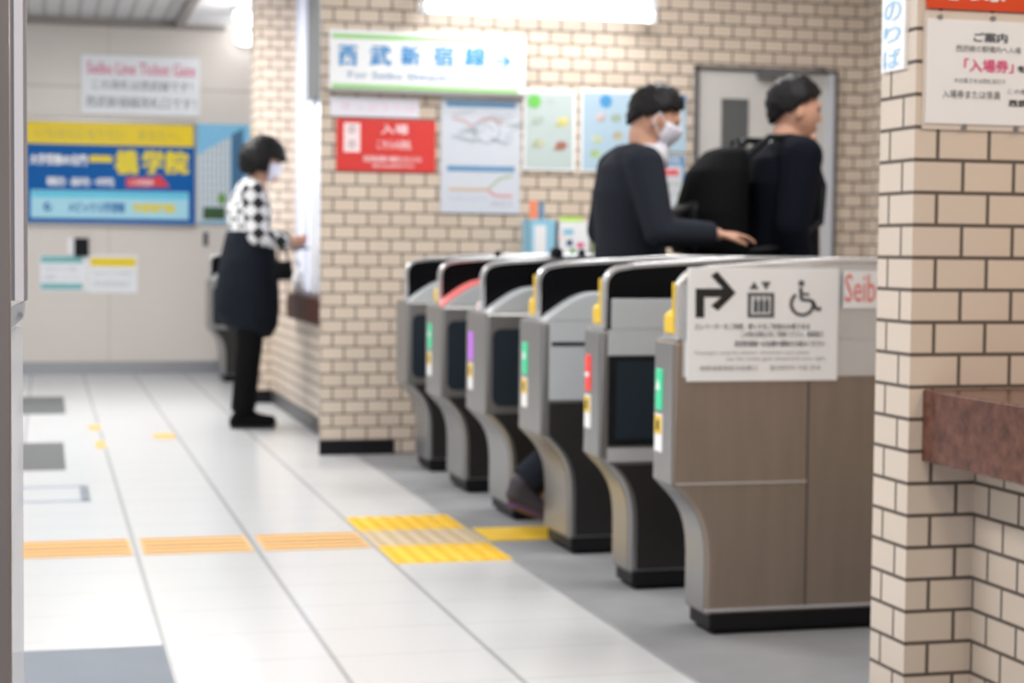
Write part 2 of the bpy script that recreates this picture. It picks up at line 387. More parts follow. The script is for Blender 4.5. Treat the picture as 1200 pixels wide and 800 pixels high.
# window over the counter
wroot = struct('window_1', B(WX, WY+.22, .62, WX+.015, FYC, CEIL), M['frost'])
for y in (9.6, 10.35, 10.9, 11.25, 11.6):
    mk('window_frame', B(WX-.03, y-.025, .62, WX, y+.025, CEIL), M['alu'], wroot)
mk('window_frame', B(WX-.03, WY+.22, 1.50, WX-.001, 9.575, 1.53), M['alu'], wroot)
p0 = onX(363, 100, WX-.02); p1 = onX(377, 100, WX-.02)
pz = onX(371, 115, WX-.02).z
mk('blind', B(WX-.035, WY+.23, pz, WX-.031, p0.y, CEIL-.01), M['shade'], wroot)['label'] = 'dark grey blind'
# pillar by the near ticket window
PX = onY(1069, 300, PY).x; RXX = onY(1140, 600, PY).x
struct('wall_pillar', B(PX, PY, 0, PX+1.1, PY+.155, CEIL), M['pillar'])
ST = onY(1080, 456, PY).z; SB = onY(1080, 540, PY).z; SLX = onY(1080, 500, PY).x
struct('wall_near', B(RXX, .9, 0, RXX+.14, PY, SB), M['pillar'])
struct('trim_3', B(SLX, .9, SB, SLX+.55, PY, ST), M['granite'], bevel=.004)
# door in the centre wall
DX0 = onY(812, 180, WY).x; DX1 = onY(978, 180, WY).x; DZ = onY(895, 80, WY).z
dr = struct('door_1', B(DX0+.02, WY-.012, 0, DX1-.05, WY, DZ-.02), M['door'], bevel=.002)
bm = bmesh.new()
box(bm, DX0, WY-.03, 0, DX0+.02, WY, DZ); box(bm, DX1-.018, WY-.03, 0, DX1, WY, DZ); box(bm, DX0, WY-.03, DZ-.02, DX1, WY, DZ)
mk('door_frame', bm, M['door_frame'], dr)
mk('door_jamb', B(DX1-.055, WY-.026, 0, DX1-.018, WY, DZ-.02), M['alu'], dr)['label'] = 'pale metal jamb strip'
a, b, c, d = rectY(845, 116, 876, 200, WY-.012)
mk('door_window', B(a+.006, WY-.016, b+.006, c-.006, WY-.012, d-.006), M['shade'], dr)
bm = bmesh.new(); box(bm, a, WY-.02, b, a+.012, WY-.012, d); box(bm, c-.012, WY-.02, b, c, WY-.012, d); box(bm, a, WY-.02, d-.012, c, WY-.012, d); box(bm, a, WY-.02, b, c, WY-.012, b+.012)
mk('window_frame', bm, M['door_frame'], dr)
a, b, c, d = rectY(888, 84, 934, 93, WY-.03)
bm = B(a, WY-.07, b, c, WY-.012, d)
tube(bm, [(c-.02, WY-.06, d), (c+.10, WY-.12, d+.01), (c+.16, WY-.02, d+.012)], .008)
mk('door_closer', bm, M['door_frame'], dr)
mk('door_handle', tube(bmesh.new(), [(DX0+.09, WY-.012, .93), (DX0+.09, WY-.06, .93), (DX0+.2, WY-.06, .93)], .01), M['alu'], dr)

# ================================================================== LIGHT FITTINGS
def added_ceiling_tube(x, y, power, label, z=CEIL, col=WHITE_LIGHT):
    r = thing('ceiling_light', label, 'ceiling light', (x, y, z), 'added tube lights under the ceiling')
    mk('housing', B(x-.09, y-.62, z-.04, x+.09, y+.62, z), M['fixture'], r, bevel=.004)
    mk('tube', capsule(bmesh.new(), (x, y-.58, z-.06), .016, (x, y+.58, z-.06), .016), M['tube'], r, smooth=True)
    l = bpy.data.lights.new('added_tube_light', 'AREA'); l.shape = 'RECTANGLE'; l.size = .5; l.size_y = 1.4; l.energy = power; l.color = col
    lo = bpy.data.objects.new('added_tube_light', l); COL.objects.link(lo); lo.parent = r; lo.location = (0, 0, -.09)
WHERE = ['above the entrance side of the white floor', 'above the yellow tactile strip', 'above the middle of the white floor', 'above the floor by the counter', 'near the far wall',
         'above the near ticket counter', 'just left of the near ticket counter', 'above the front ticket gates', 'above the rear ticket gates']
for (x, y, p), wh in zip(ADDED_TUBES, WHERE): added_ceiling_tube(x, y, p, 'unseen tube light added on the ceiling '+wh, col=(1, .80, .58) if 'ticket counter' in wh else WHITE_LIGHT)  # warm tubes added to tint the pillar front
# fluorescent lamp on the centre wall (in view)
a, b, c, d = rectY(492, 2, 769, 21, WY-.16)
r = thing('wall_light', 'long white glowing fluorescent lamp fixed high on the tiled wall above the posters', 'wall light', ((a+c)/2, WY, (b+d)/2))
bz = onY(630, 2, WY-.16).z
mk('housing', B(a+.03, WY-.12, d-.005, c-.03, WY, d+.05), M['fixture'], r, bevel=.004)
mk('tube', capsule(bmesh.new(), (a+.04, WY-.16, (b+d)/2), .036, (c-.04, WY-.16, (b+d)/2), .036, 20), M['tube'], r, smooth=True)
for xx in (a+.02, c-.02): mk('end_cap', B(xx-.015, WY-.19, b-.005, xx+.015, WY-.10, d+.04), M['fixture'], r, bevel=.003)
l = bpy.data.lights.new('lamp', 'AREA'); l.shape = 'RECTANGLE'; l.size = 1.1; l.size_y = .06; l.energy = 1.6; l.color = WHITE_LIGHT
lo = bpy.data.objects.new('lamp', l); COL.objects.link(lo); lo.parent = r; lo.location = (0, -.22, -.02); lo.rotation_euler = (math.radians(25), 0, 0)
# round ceiling lamp far left of the end column
pc = onY(289, 20, 13.3)
r = thing('ceiling_light', 'round glowing lamp under the ceiling beside the far tiled column', 'ceiling light', (pc.x, 13.3, CEIL), 'round lamps by the far column')
mk('housing', disc(bmesh.new(), (pc.x, 13.3, CEIL-.05), .11, 2, .05), M['fixture'], r)
mk('bulb', ellip(bmesh.new(), (pc.x, 13.3, CEIL-.08), .095, .095, .07), M['tube'], r, smooth=True)
def bulb_light(r, d, e):
    l = bpy.data.lights.new('bulb_light', 'POINT'); l.energy = e; l.shadow_soft_size = .08; l.color = WHITE_LIGHT
    lo = bpy.data.objects.new('bulb_light', l); COL.objects.link(lo); lo.parent = r; lo.location = d
bulb_light(r, (0, -.15, -.26), 5)
pc = onY(288, 45, FY-.12)  # lamp added to stand in for the ceiling lamp's reflection on the wall
r = thing('wall_light', 'added round glow standing in for the ceiling lamp reflection on the beige wall beside the far tiled column', 'wall light', (pc.x, FY, pc.z), 'round lamps by the far column')
mk('housing', B(pc.x-.05, FY-.06, pc.z-.05, pc.x+.05, FY, pc.z+.05), M['fixture'], r)
mk('bulb', ellip(bmesh.new(), (pc.x, FY-.12, pc.z), .095, .07, .06), M['tube'], r, smooth=True)
bulb_light(r, (0, -.5, 0), 1.5)

# ================================================================== TICKET GATES
GX = 1.58; GL = 1.55
def low_curve(x0=0, z_top=.40, inset=0, n=8):
    """front profile going down: overhang, S-curve, foot"""
    pts = [(x0, z_top)]
    P0, P1, P2, P3 = (0, .40), (.05, .345), (.092, .325), (.094, .20)
    for i in range(n+1):
        t = i/n; u = 1-t
        pts.append((x0+u**3*P0[0]+3*u*u*t*P1[0]+3*u*t*t*P2[0]+t**3*P3[0], min(z_top, u**3*P0[1]+3*u*u*t*P1[1]+3*u*t*t*P2[1]+t**3*P3[1])))
    pts.append((x0+.094, .05)); return pts
def gate(y0, w, style, yp, label, led=None, cap=True, knobs=(), loc=None, rz=0, red=False):
    """a ticket gate machine: local x into the passage, local y away from the camera, near face at y=0"""
    L = GL
    g = thing('ticket_gate', label, 'ticket gate', loc or (GX, y0, 0), 'row of ticket gates', rz)
    K = dict(parent=g, world=False)
    front = [(0, .775)]+low_curve()
    back = [(L-x, z) for x, z in front][::-1]
    bd = prism(bmesh.new(), front+back, 1, 0, w)
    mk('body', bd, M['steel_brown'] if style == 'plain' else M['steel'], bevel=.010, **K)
    mk('plinth', prism(bmesh.new(), [(.104, .012), (L-.104, .012), (L-.104, .056), (.104, .056)], 1, -.003, w-.015), M['skirt_black'], bevel=.004, **K)
    mk('foot', B(.12, .01, 0, L-.12, w-.025, .012), M['skirt_black'], **K)
    # front skin: brighter stainless strip that follows the overhang
    fs = [(-.0022, .765)]+[(x-.0022, z-.001) for x, z in low_curve()[:-1]]+[(.0918, .06)]
    bk = [(x+.0015, z) for x, z in fs][::-1]
    mk('front_skin', prism(bmesh.new(), fs+bk, 1, .012, w-.012), M['steel'], **K)
    # upper: frame rail around a black panel
    def topz(x): return .955+.03*min(1, x/.45)*min(1, (L-x)/.45)
    path = [(.012, .775), (.012, .90)]
    for k in range(1, 6):
        a = k/6*PI/2; path.append((.012+.055*(1-math.cos(a)), .90+.055*math.sin(a)))
    for x in (.10, .25, .45, .80, 1.1, 1.3, L-.10): path.append((x, topz(x)))
    for k in range(5, 0, -1):
        a = k/6*PI/2; path.append((L-(.012+.055*(1-math.cos(a))), .90+.055*math.sin(a)))
    path += [(L-.012, .90), (L-.012, .775)]
    t = .016
    def off(i, s):
        p = path[i]; q0 = path[max(i-1, 0)]; q1 = path[min(i+1, len(path)-1)]
        dx, dz = q1[0]-q0[0], q1[1]-q0[1]; n = math.hypot(dx, dz); return (p[0]-dz/n*s, p[1]+dx/n*s)
    outer = [off(i, t*.55) for i in range(len(path))]; inner = [off(i, -t*.45) for i in range(len(path))]
    bm = bmesh.new(); ra = .030; rb = .028
    vs = [[bm.verts.new((q[0], yy, q[1])) for q in (outer[i], inner[i]) for yy in (yp, yp+ra)] for i in range(len(path))]
    for i in range(len(path)-1):
        p, q = vs[i], vs[i+1]
        for a_, b_ in ((0, 1), (1, 3), (3, 2), (2, 0)): bm.faces.new((p[a_], p[b_], q[b_], q[a_]))
    bm.faces.new((vs[0][0], vs[0][2], vs[0][3], vs[0][1])); bm.faces.new((vs[-1][0], vs[-1][1], vs[-1][3], vs[-1][2]))
    bmesh.ops.recalc_face_normals(bm, faces=bm.faces)
    mk('rail', bm, M['rail'], bevel=.004, **K)
    if style == 'plain':
        pn = mk('upper_panel', prism(bmesh.new(), inner[::1], 1, yp+.003, yp+ra-.003), M['steel_light'], **K); pn['label'] = 'light grey upper side panel'
        pn = mk('side_plate', B(.02, -.003, .68, L-.02, .001, .775), M['steel_light'], **K)
        mk('seam', B(.372+.0, -.0015, .06, .376, .001, .68), M['skirt_grey'], **K)
        mk('seam', B(.005, -.0045, .3985, .372, .001, .4035), M['rail'], **K)
        mk('seam', B(.09, -.0045, .062, L-.09, .001, .070), M['rail'], **K)
    else:
        mk('sensor_panel', prism(bmesh.new(), inner[::1], 1, yp+.004, yp+ra-.004), M['black_glass'], **K)
    # yellow strip on the post and the yellow cap beside it
    if cap and not red:
        mk('edge_strip', B(-.0005, yp+.018, .79, .004, yp+ra-.002, .925), M['yellow'], **K)['label'] = 'thin yellow strip on the post'
    if cap:
        yc0 = yp+ra+.006; yc1 = min(w-.018, yc0+.075)
        mk('cap_seat', B(.004, yc0-.004, .775, .10, yc1+.004, .786), M['rail'], **K)
        mk('sensor_cap', prism(bmesh.new(), [(.006, .790), (.075, .790), (.075, .868), (.045, .868), (.006, .838)], 1, yc0, yc1), M['yellow'], bevel=.005, **K)['label'] = 'yellow sensor cap'
    elif style == 'hump' and not red and led == 'purple':
        o = mk('sensor_cap', prism(bmesh.new(), [(.006, .776), (.06, .776), (.06, .83), (.03, .83), (.006, .805)], 1, yp+ra+.004, yp+ra+.05), M['pale_red'], bevel=.004, **K)
        o['label'] = 'small pink sensor cap'
    # top deck on the far half: card reader slope
    if yp+ra+.02 < w:
        mk('reader', prism(bmesh.new(), [(.16, .776), (.50, .776), (.50, .87), (.42, .885), (.20, .86)], 1, yp+ra+.002, w-.006), M['black'], bevel=.006, **K)
    # near half
    if style == 'hump':
        hp = [(.006, .772), (.03, .795)]
        for k in range(1, 9):
            s_ = k/8; hp.append((.03+.16*s_, .795+.075*math.sin(s_*PI/2)))
        hp += [(L-x, z) for x, z in hp[::-1]]
        mk('cover', prism(bmesh.new(), hp, 1, .004, yp-.004), M['plate_grey'], bevel=.006, **K)['label'] = 'light grey humped cover'
        if red:
            rp = [(x, z+.001) for x, z in hp[:10]]; rp2 = [(x-.003, z+.014) for x, z in rp][::-1]
            mk('light_strip', prism(bmesh.new(), rp+rp2, 1, .006, yp-.006), M['red_strip'], **K)['label'] = 'glowing red strip over the cover'
    if style == 'flat':
        mk('cover', B(.02, -.003, .70, L-.02, .0, .775), M['plate_grey'], **K)
        mk('cover', B(.03, yp-.004, .775, L-.03, yp+.003, .866), M['plate_grey'], bevel=.003, **K)['label'] = 'light grey upper plate'
        d_ = mk('display', B(.022, -.006, .432, .64, .001, .697), M['black'], bevel=.008, **K); d_['label'] = 'black display panel'
        mk('screen', B(.045, -.008, .452, .62, -.0055, .682), M['screen'], d_, world=False)
        mk('side_plate', B(.022, -.003, .385, L-.03, .001, .425), M['steel_light'], **K)
        zt = .375
    if style == 'hump':
        if led == 'open':
            pass
        if label.startswith('wide ticket gate whose') :
            mk('slot', B(.03, -.004, .693, .50, .001, .706), M['black'], **K)
            mk('side_plate', B(.022, -.0025, .515, L-.03, .001, .77), M['plate_grey'], **K); zt = .505
        else:
            bm = bmesh.new(); r_ = .03; x0_, x1_, z0_, z1_ = .022, .66, .43, .715
            pts = []
            for cx, cz, a0 in ((x0_+r_, z1_-r_, 90), (x0_+r_, z0_+r_, 180), (x1_-r_, z0_+r_, 270), (x1_-r_, z1_-r_, 0)):
                for k in range(5): a = math.radians(a0+k*22.5); pts.append((cx+r_*math.cos(a), cz+r_*math.sin(a)))
            mk('side_panel', prism(bm, pts, 1, -.005, .001), M['screen'], **K)['label'] = 'dark rounded side panel'
            zt = .40
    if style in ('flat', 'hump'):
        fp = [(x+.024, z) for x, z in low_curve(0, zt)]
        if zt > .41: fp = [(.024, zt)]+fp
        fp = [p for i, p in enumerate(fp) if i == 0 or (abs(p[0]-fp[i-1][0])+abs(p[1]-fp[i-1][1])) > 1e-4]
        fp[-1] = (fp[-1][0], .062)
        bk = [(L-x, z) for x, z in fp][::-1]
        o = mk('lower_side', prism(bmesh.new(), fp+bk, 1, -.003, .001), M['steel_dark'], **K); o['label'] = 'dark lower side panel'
    # front lamp and sticker
    if led in ('green', 'red', 'purple'):
        yl0, yl1 = (w-.075, w-.025) if w < .2 else (w-.115, w-.055)
        o = mk('indicator_lamp', B(-.006, yl0, .585, .002, yl1, .695), M[led+'_led'], bevel=.006, **K); o['label'] = led+' lamp on the front'
        if led == 'red': mk('symbol', B(-.0085, yl0+.008, .630, -.006, yl1-.008, .642), M['white'], o, world=False)
        if led == 'green':
            mk('symbol', prism(bmesh.new(), [(yl0+.01, .64), ((yl0+yl1)/2, .665), (yl1-.01, .64)], 0, -.0085, -.006), M['white'], o, world=False)
        s_ = mk('sticker', B(-.0045, yl0-.004, .475, .001, yl1+.004, .575), M['white'], **K)
        mk('sticker_band', B(-.006, yl0, .522, -.0045, yl1, .570), M['yellow'], s_, world=False)
        mk('symbol', B(-.0072, (yl0+yl1)/2-.008, .532, -.006, (yl0+yl1)/2+.008, .558), M['ink'], s_, world=False)
    for kx, kr in knobs:
        kz = topz(kx)+.008
        bm = bmesh.new(); ellip(bm, (kx, yp+.015, kz+kr*.5), kr, kr*.9, kr); mk('sensor_knob', bm, M['black'], smooth=True, **K)
    return g
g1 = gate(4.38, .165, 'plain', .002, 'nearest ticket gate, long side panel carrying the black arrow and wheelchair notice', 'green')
g2 = gate(5.02, .170, 'flat', .002, 'second nearest ticket gate, black display on its side and red lamp on its front', 'red')
g3 = gate(5.66, .300, 'hump', .095, 'wide ticket gate whose upper side is pale with a black slot, third from the camera', 'green')
g4 = gate(6.43, .330, 'hump', .11, 'ticket gate with purple lamp on its front and dark rounded side panel', 'purple', cap=False, knobs=((.40, .016), (.30, .026)))
g5 = gate(7.20, .320, 'hump', .09, 'ticket gate with glowing red strip sloping over its grey cover', 'green', knobs=((.26, .017),), red=True)
g6 = gate(7.93, .270, 'hump', .08, 'farthest gate of the row, nearest the tiled wall with the posters', None, cap=False)
pf = onZ(262, 440)
g7 = gate(0, .34, 'hump', .10, 'distant ticket gate half hidden behind the standing person in checked shirt', None, cap=False, loc=(onY(246, 370, 13.6).x, 13.6, 0), rz=0)
g7['group'] = 'far ticket gates'

# notice on the nearest gate
SY = 4.377
a, b, c, d = rectY(805, 314, 981, 446, SY)
r = thing('notice_board', 'white notice with black turning arrow, lift and wheelchair symbols on nearest ticket gate', 'sign', ((a+c)/2, SY, b))
mk('board', B(a, SY-.006, b, c, SY, d), M['white'], r, bevel=.001)
fy = SY-.006
# arrow
def P2(x, y, Y=fy): p = onY(x, y, Y); return (p.x, p.z)
arrow = [(815, 372), (815, 338), (847, 338), (833, 323), (840.5, 318), (862, 343), (841, 364), (833, 358), (845, 348), (825, 348), (825, 372)]
mk('arrow', prism(bmesh.new(), [P2(*p) for p in arrow], 1, fy-.0018, fy), M['ink'], r)
# lift pictogram
bm = bmesh.new()
def bx(bm, x0, y0, x1, y1, t=.0018, Y=fy):
    a, b, c, d = rectY(x0, y0, x1, y1, Y); return box(bm, a, Y-t, b, c, Y, d)
bx(bm, 876, 343, 907, 347); bx(bm, 876, 368, 907, 372); bx(bm, 876, 347, 880, 368); bx(bm, 903, 347, 907, 368)
for x in (883, 889.5, 896): bx(bm, x, 352, x+5, 366)
for x in (885.5, 892, 898.5):
    q = onY(x, 350, fy); disc(bm, (q.x, fy, q.z), .004, 1, .0018, 10)
prism(bm, [P2(878, 339), (P2(889, 339)), P2(883.5, 330)], 1, fy-.0018, fy); prism(bm, [P2(892, 330), P2(903, 330), P2(897.5, 340)], 1, fy-.0018, fy)
mk('lift_symbol', bm, M['grey_ink'], r)
# wheelchair pictogram
bm = bmesh.new()
q = onY(939, 332, fy); disc(bm, (q.x, fy, q.z), .0085, 1, .0018)
def ring(bm, cx, cy, r0, r1, a0, a1, n=20, Y=fy, t=.0018):
    p = []
    for k in range(n+1): a = math.radians(a0+(a1-a0)*k/n); p.append(P2(cx+r1*math.cos(a), cy+r1*math.sin(a), Y))
    for k in range(n, -1, -1): a = math.radians(a0+(a1-a0)*k/n); p.append(P2(cx+r0*math.cos(a), cy+r0*math.sin(a), Y))
    prism(bm, p, 1, Y-t, Y)
ring(bm, 940, 356, 11, 15, -15, 235)
def stroke(bm, pts, wpx, Y=fy, t=.0018):
    for (x0, y0), (x1, y1) in zip(pts[:-1], pts[1:]):
        L_ = math.hypot(x1-x0, y1-y0); nx, ny = -(y1-y0)/L_*wpx/2, (x1-x0)/L_*wpx/2
        prism(bm, [P2(x0+nx, y0+ny, Y), P2(x1+nx, y1+ny, Y), P2(x1-nx, y1-ny, Y), P2(x0-nx, y0-ny, Y)], 1, Y-t, Y)
stroke(bm, [(938, 337), (939, 351), (951, 352), (957, 363), (962, 361)], 4); stroke(bm, [(939, 344), (948, 345)], 3)
mk('wheelchair_symbol', bm, M['grey_ink'], r)
letter(r, [('エレベーターをご利用、車いすをご利用のお客さまは', 814, 379, 949, 386), ('この先の改札口をご利用ください。係員窓口', 868, 388, 964, 395), ('西武新宿線へは右側の通路をお進みください', 861, 399, 966, 406)], fy, M['grey_ink'], .01)
letter(r, [('Passengers using the elevator, wheelchair users please', 814, 411, 948, 416), ('use the ticket gate ahead and turn right', 851, 418, 967, 423), ('电梯请使用前方检票口　　엘리베이터 이용 안내', 820, 428, 960, 434)], fy, M['mid_ink'], .004, 'small_lettering')
a, b, c, d = rectY(988, 317, 1038, 361, SY)
r = thing('sticker', 'small white sticker with red lettering beside the pillar on the nearest ticket gate', 'sign', ((a+c)/2, SY, b))
mk('board', B(a, SY-.004, b, c, SY, d), M['white'], r)
letter(r, [('Seibu', 990, 321, 1036, 354)], SY-.004, mat('light_red_ink', (.88, .24, .22), .5), .005)

# ================================================================== SIGNS ON THE CENTRE WALL
r, fy = sign('direction_sign', 'white direction sign with blue line name, arrow and green bands, high on the tiled wall', 'sign', (386, 40, 612, 108), WY, M['white_sign'], .06)
a, b, c, d = rectY(386, 108, 612, 112, WY)
mk('sign_shadow_bar', B(a, WY-.055, b, c, WY, d), M['steel'], r)  # grey bar modelled for the shadow under the sign
for px in ((389, 43, 607, 48.5), (389, 101, 607, 106)): patch(r, 'green_band', px, fy, M['green_band'])
letter(r, [('西', 397, 54, 418, 77), ('武', 434, 54, 458, 77), ('新', 470, 54, 492, 77), ('宿', 508, 54, 531, 78), ('線', 545, 55, 569, 78)], fy, M['blue_ink'], .02)
bm = bmesh.new(); stroke(bm, [(579, 71.5), (594, 72)], 3.5, fy); stroke(bm, [(589, 64), (598, 72), (589, 80)], 3.5, fy); mk('arrow', bm, M['blue_ink'], r)
letter(r, [('For Seibu Shinjuku Line', 408, 86, 564, 96)], fy, M['steel_blue'], .005)
r, fy = sign('paper_notice', 'narrow white paper strip with faint pink print, under the direction sign', 'notice', (387, 114, 491, 137), WY, M['lilac'], .003)
letter(r, [('きっぷうりば', 400, 121, 488, 130)], fy, mat('faint_pink', (.85, .55, .66), .6))
r, fy = sign('red_notice', 'red rectangular notice with pale lettering on the tiled wall', 'notice', (394, 140, 510, 201), WY, M['red_sign'], .008)
patch(r, 'white_panel', (403, 144, 422, 178), fy, M['pale_red'])
bm = bmesh.new(); ring(bm, 412.5, 151.5, 2.5, 4.5, 0, 350, Y=fy-.0012); ring(bm, 412.5, 168.5, 2.5, 4.5, 0, 350, Y=fy-.0012); mk('symbol', bm, M['mid_ink'], r)
letter(r, [('入場', 447, 146, 478, 157), ('こちらの改札', 442, 164, 482, 175)], fy, M['pale_red'], .01)
letter(r, [('西武新宿駅の構内にお入りの', 426, 183, 494, 190), ('お客さまはお声がけ下さい', 436, 192, 486, 197)], fy, M['pale_red'], .01, 'small_lettering')
# map case
r, fy = sign('map_case', 'white framed case with railway network map above a branching route diagram', 'map', (516, 114, 609, 250), WY, M['paper'], .012)
patch(r, 'blue_band', (523, 119, 604, 126), fy, M['steel_blue']); patch(r, 'blue_band', (524, 194.5, 603, 201), fy, M['steel_blue'])
bm = bmesh.new()
pal = random.Random(3)
ring(bm, 571, 153, 14, 15.4, 0, 350, Y=fy)
for k in range(14):
    x0 = 526+pal.random()*70; y0 = 134+pal.random()*30; stroke(bm, [(x0, y0), (x0+8+pal.random()*14, y0+pal.uniform(-8, 8)), (min(602, x0+26), y0+pal.uniform(-10, 10))], 1, fy)
mk('route_lines', bm, mat('map_grey_line', (.35, .40, .45), .6), r)
bm = bmesh.new()
for pts in ([(560, 142), (578, 139), (590, 145)], [(530, 138), (545, 142), (556, 150)]): stroke(bm, pts, 1.6, fy-.001)
mk('route_lines', bm, mat('map_red_line', (.65, .33, .30), .6), r)
bm = bmesh.new(); stroke(bm, [(526, 221.5), (572, 222)], 3.4, fy); mk('route_lines', bm, mat('map_tan_line', (.62, .46, .34), .6), r)
bm = bmesh.new(); stroke(bm, [(572, 221), (586, 209), (600, 206)], 2.6, fy); mk('route_lines', bm, mat('map_green_line', (.38, .50, .32), .6), r)
bm = bmesh.new(); stroke(bm, [(572, 223), (580, 229), (600, 230)], 2.6, fy); mk('route_lines', bm, mat('map_pink_line', (.70, .30, .32), .6), r)
letter(r, [('新宿　高田馬場　下落合　中井　沼袋', 527, 231, 570, 234), ('高田馬場　新宿　　西武', 576, 236, 600, 241)], fy, mat('map_label_ink', (.45, .47, .60), .6))
# posters
r, fy = sign('poster', 'pale green poster with a bright green dot and four small pictures', 'poster', (613, 105, 674, 200), WY, M['white_sign'], .012)
patch(r, 'poster_sheet', (616, 109, 671, 197), fy, M['poster_green']); fy -= .0012
q = onY(626, 118.5, fy); mk('green_dot', disc(bmesh.new(), (q.x, fy, q.z), .035, 1, .0015), M['green_dot'], r)
for (x, y), cc in zip(((630, 140), (660, 142), (632, 167), (658, 170)), ((.42, .50, .46), (.62, .58, .22), (.48, .50, .36), (.38, .16, .12))):
    bm = bmesh.new(); q = onY(x, y, fy); ellip(bm, (q.x, fy, q.z), .032, .0015, .020, n=12); bx(bm, x-9, y+3, x+3, y+6, Y=fy)
    mk('small_picture', bm, mat('picture', cc, .6, noise=.6, nscale=40), r)
letter(r, [('マナー', 640, 117, 652, 121)], fy, M['mid_ink'])
r, fy = sign('poster', 'pale blue poster with a blue dot and small pictures, partly behind the grey suited person', 'poster', (680, 105, 744, 202), WY, M['white_sign'], .012)
patch(r, 'poster_sheet', (683, 109, 741, 199), fy, M['poster_blue']); fy -= .0012
q = onY(710, 118.5, fy); mk('blue_dot', disc(bmesh.new(), (q.x, fy, q.z), .032, 1, .0015), mat('dot_blue', (.06, .30, .62), .5), r)
for (x, y), cc in zip(((704, 138), (722, 138), (700, 163), (724, 159), (698, 180)), ((.55, .45, .45), (.35, .42, .33), (.50, .55, .38), (.50, .45, .32), (.40, .55, .28))):
    bm = bmesh.new(); q = onY(x, y, fy); ellip(bm, (q.x, fy, q.z), .028, .0015, .022, n=12); mk('small_picture', bm, mat('picture', cc, .6, noise=.6, nscale=40), r)
r, fy = sign('poster', 'upper blue-headed poster left of the grey door', 'poster', (758, 110, 804, 178), WY, M['poster_blue'], .006)
patch(r, 'header_band', (759, 111, 803, 128), fy, M['navy'])
patch(r, 'inner_sheet', (763, 133, 800, 160), fy, M['paper'])
letter(r, [('発車時刻表', 763, 114, 798, 124)], fy-.0012, M['ad_red'], .01)
r, fy = sign('poster', 'lower poster with blue header and rows of colour spots, left of the grey door', 'poster', (757, 182, 802, 249), WY, M['steel_blue'], .006)
patch(r, 'inner_sheet', (763, 194, 799, 243), fy, M['paper'])
letter(r, [('ご案内', 764, 184, 796, 191)], fy, M['white'])
bm = bmesh.new()
for k in range(4): bx(bm, 772+k*6, 198, 776.5+k*6, 206, Y=fy-.0012)
mk('colour_spots', bm, M['ad_red'], r)
bm = bmesh.new()
for k in range(3):
    q = onY(763, 202+k*12, fy-.0012); disc(bm, (q.x, fy-.0012, q.z), .015, 1, .0015)
mk('colour_spots', bm, M['navy'], r)
letter(r, [('一般　快速　特急', 772, 213, 797, 219), ('各停　準急　急行', 772, 224, 797, 230)], fy-.0012, mat('olive_ink', (.35, .38, .22), .5))

# ================================================================== SIGNS ON THE FAR WALL
r, fy = sign('notice_board', 'white notice with pink and grey lettering above the blue and yellow advertisement', 'sign', (95, 66, 234, 135), FY, M['white_sign'], .02)
letter(r, [('Seibu Line Ticket Gate', 102, 74, 229, 88)], fy, M['pink_ink'], .012)
letter(r, [('この改札は西武線です！', 108, 95, 225, 106), ('西武新宿線改札口です！', 101, 114, 229, 127)], fy, mat('slate_ink', (.22, .24, .30), .6), .004, 'grey_lettering')
r, fy = sign('advertisement_board', 'wide blue and yellow school advertisement board on the far beige wall', 'advertisement', (31, 144, 228, 262), FY, M['ad_blue'], .03)
q = rectY(31, 144, 228, 262, FY)
mk('frame', B(q[0]-.01, FY-.04, q[3], q[2]+.01, FY, q[3]+.02), M['steel'], r); mk('frame', B(q[0]-.01, FY-.04, q[1]-.02, q[2]+.01, FY, q[1]), M['steel'], r)
patch(r, 'yellow_band', (31, 144, 227, 170), fy, M['ad_yellow'])
letter(r, [('いちばんになりたい　あなたへ。', 42, 151, 212, 163)], fy-.0012, M['ad_grey'])
letter(r, [('大学受験の名門', 35, 181, 101, 193)], fy, M['white'], .035)
letter(r, [('一', 106, 184, 130, 190), ('橋', 136, 177, 161, 204), ('学', 168, 177, 191, 204), ('院', 196, 178, 220, 204)], fy, M['ad_gold'], .035)
letter(r, [('現役生・高卒生・中学生', 55, 208, 134, 218)], fy, M['white'], .03)
bm = bmesh.new(); Yq = fy
prism(bm, [P2(148, 208, Yq), P2(183, 208, Yq), P2(186, 204, Yq), P2(199, 219, Yq), P2(148, 219, Yq)], 1, Yq-.0015, Yq); mk('red_arrow', bm, M['ad_red'], r)
letter(r, [('この先徒歩', 152, 210, 180, 217)], fy-.0015, M['white'], .01)
patch(r, 'pale_panel', (36, 224, 221, 256), fy, M['ad_pale']); patch(r, 'cyan_band', (37, 225, 220, 232), fy-.0012, M['ad_cyan'], .0006)
bm = bmesh.new(); ring(bm, 56, 242, 2, 5, 0, 300, Y=fy-.0012); mk('emblem', bm, M['ad_blue'], r)
letter(r, [('メビックス学習館', 80, 237, 146, 249)], fy-.0012, M['ad_blue'], .02)
letter(r, [('早慶専門塾', 156, 239, 205, 249)], fy-.0012, M['ad_gold'], .035)
r, fy = sign('photo_poster', 'poster photograph of a tall glass building under blue sky behind the standing person', 'poster', (231, 146, 300, 262), FY, M['photo_sky'], .03)
mk('printed_building', prism(bmesh.new(), [P2(231, 182, fy), P2(270, 160, fy), P2(270, 258, fy), P2(231, 260, fy)], 1, fy-.0012, fy), M['photo_tower'], r)
mk('printed_tower', prism(bmesh.new(), [P2(271, 158, fy), P2(285, 150, fy), P2(285, 258, fy), P2(271, 258, fy)], 1, fy-.0012, fy), M['photo_navy'], r)
patch(r, 'printed_hedge', (238, 243, 264, 257), fy-.0012, M['photo_hedge'])
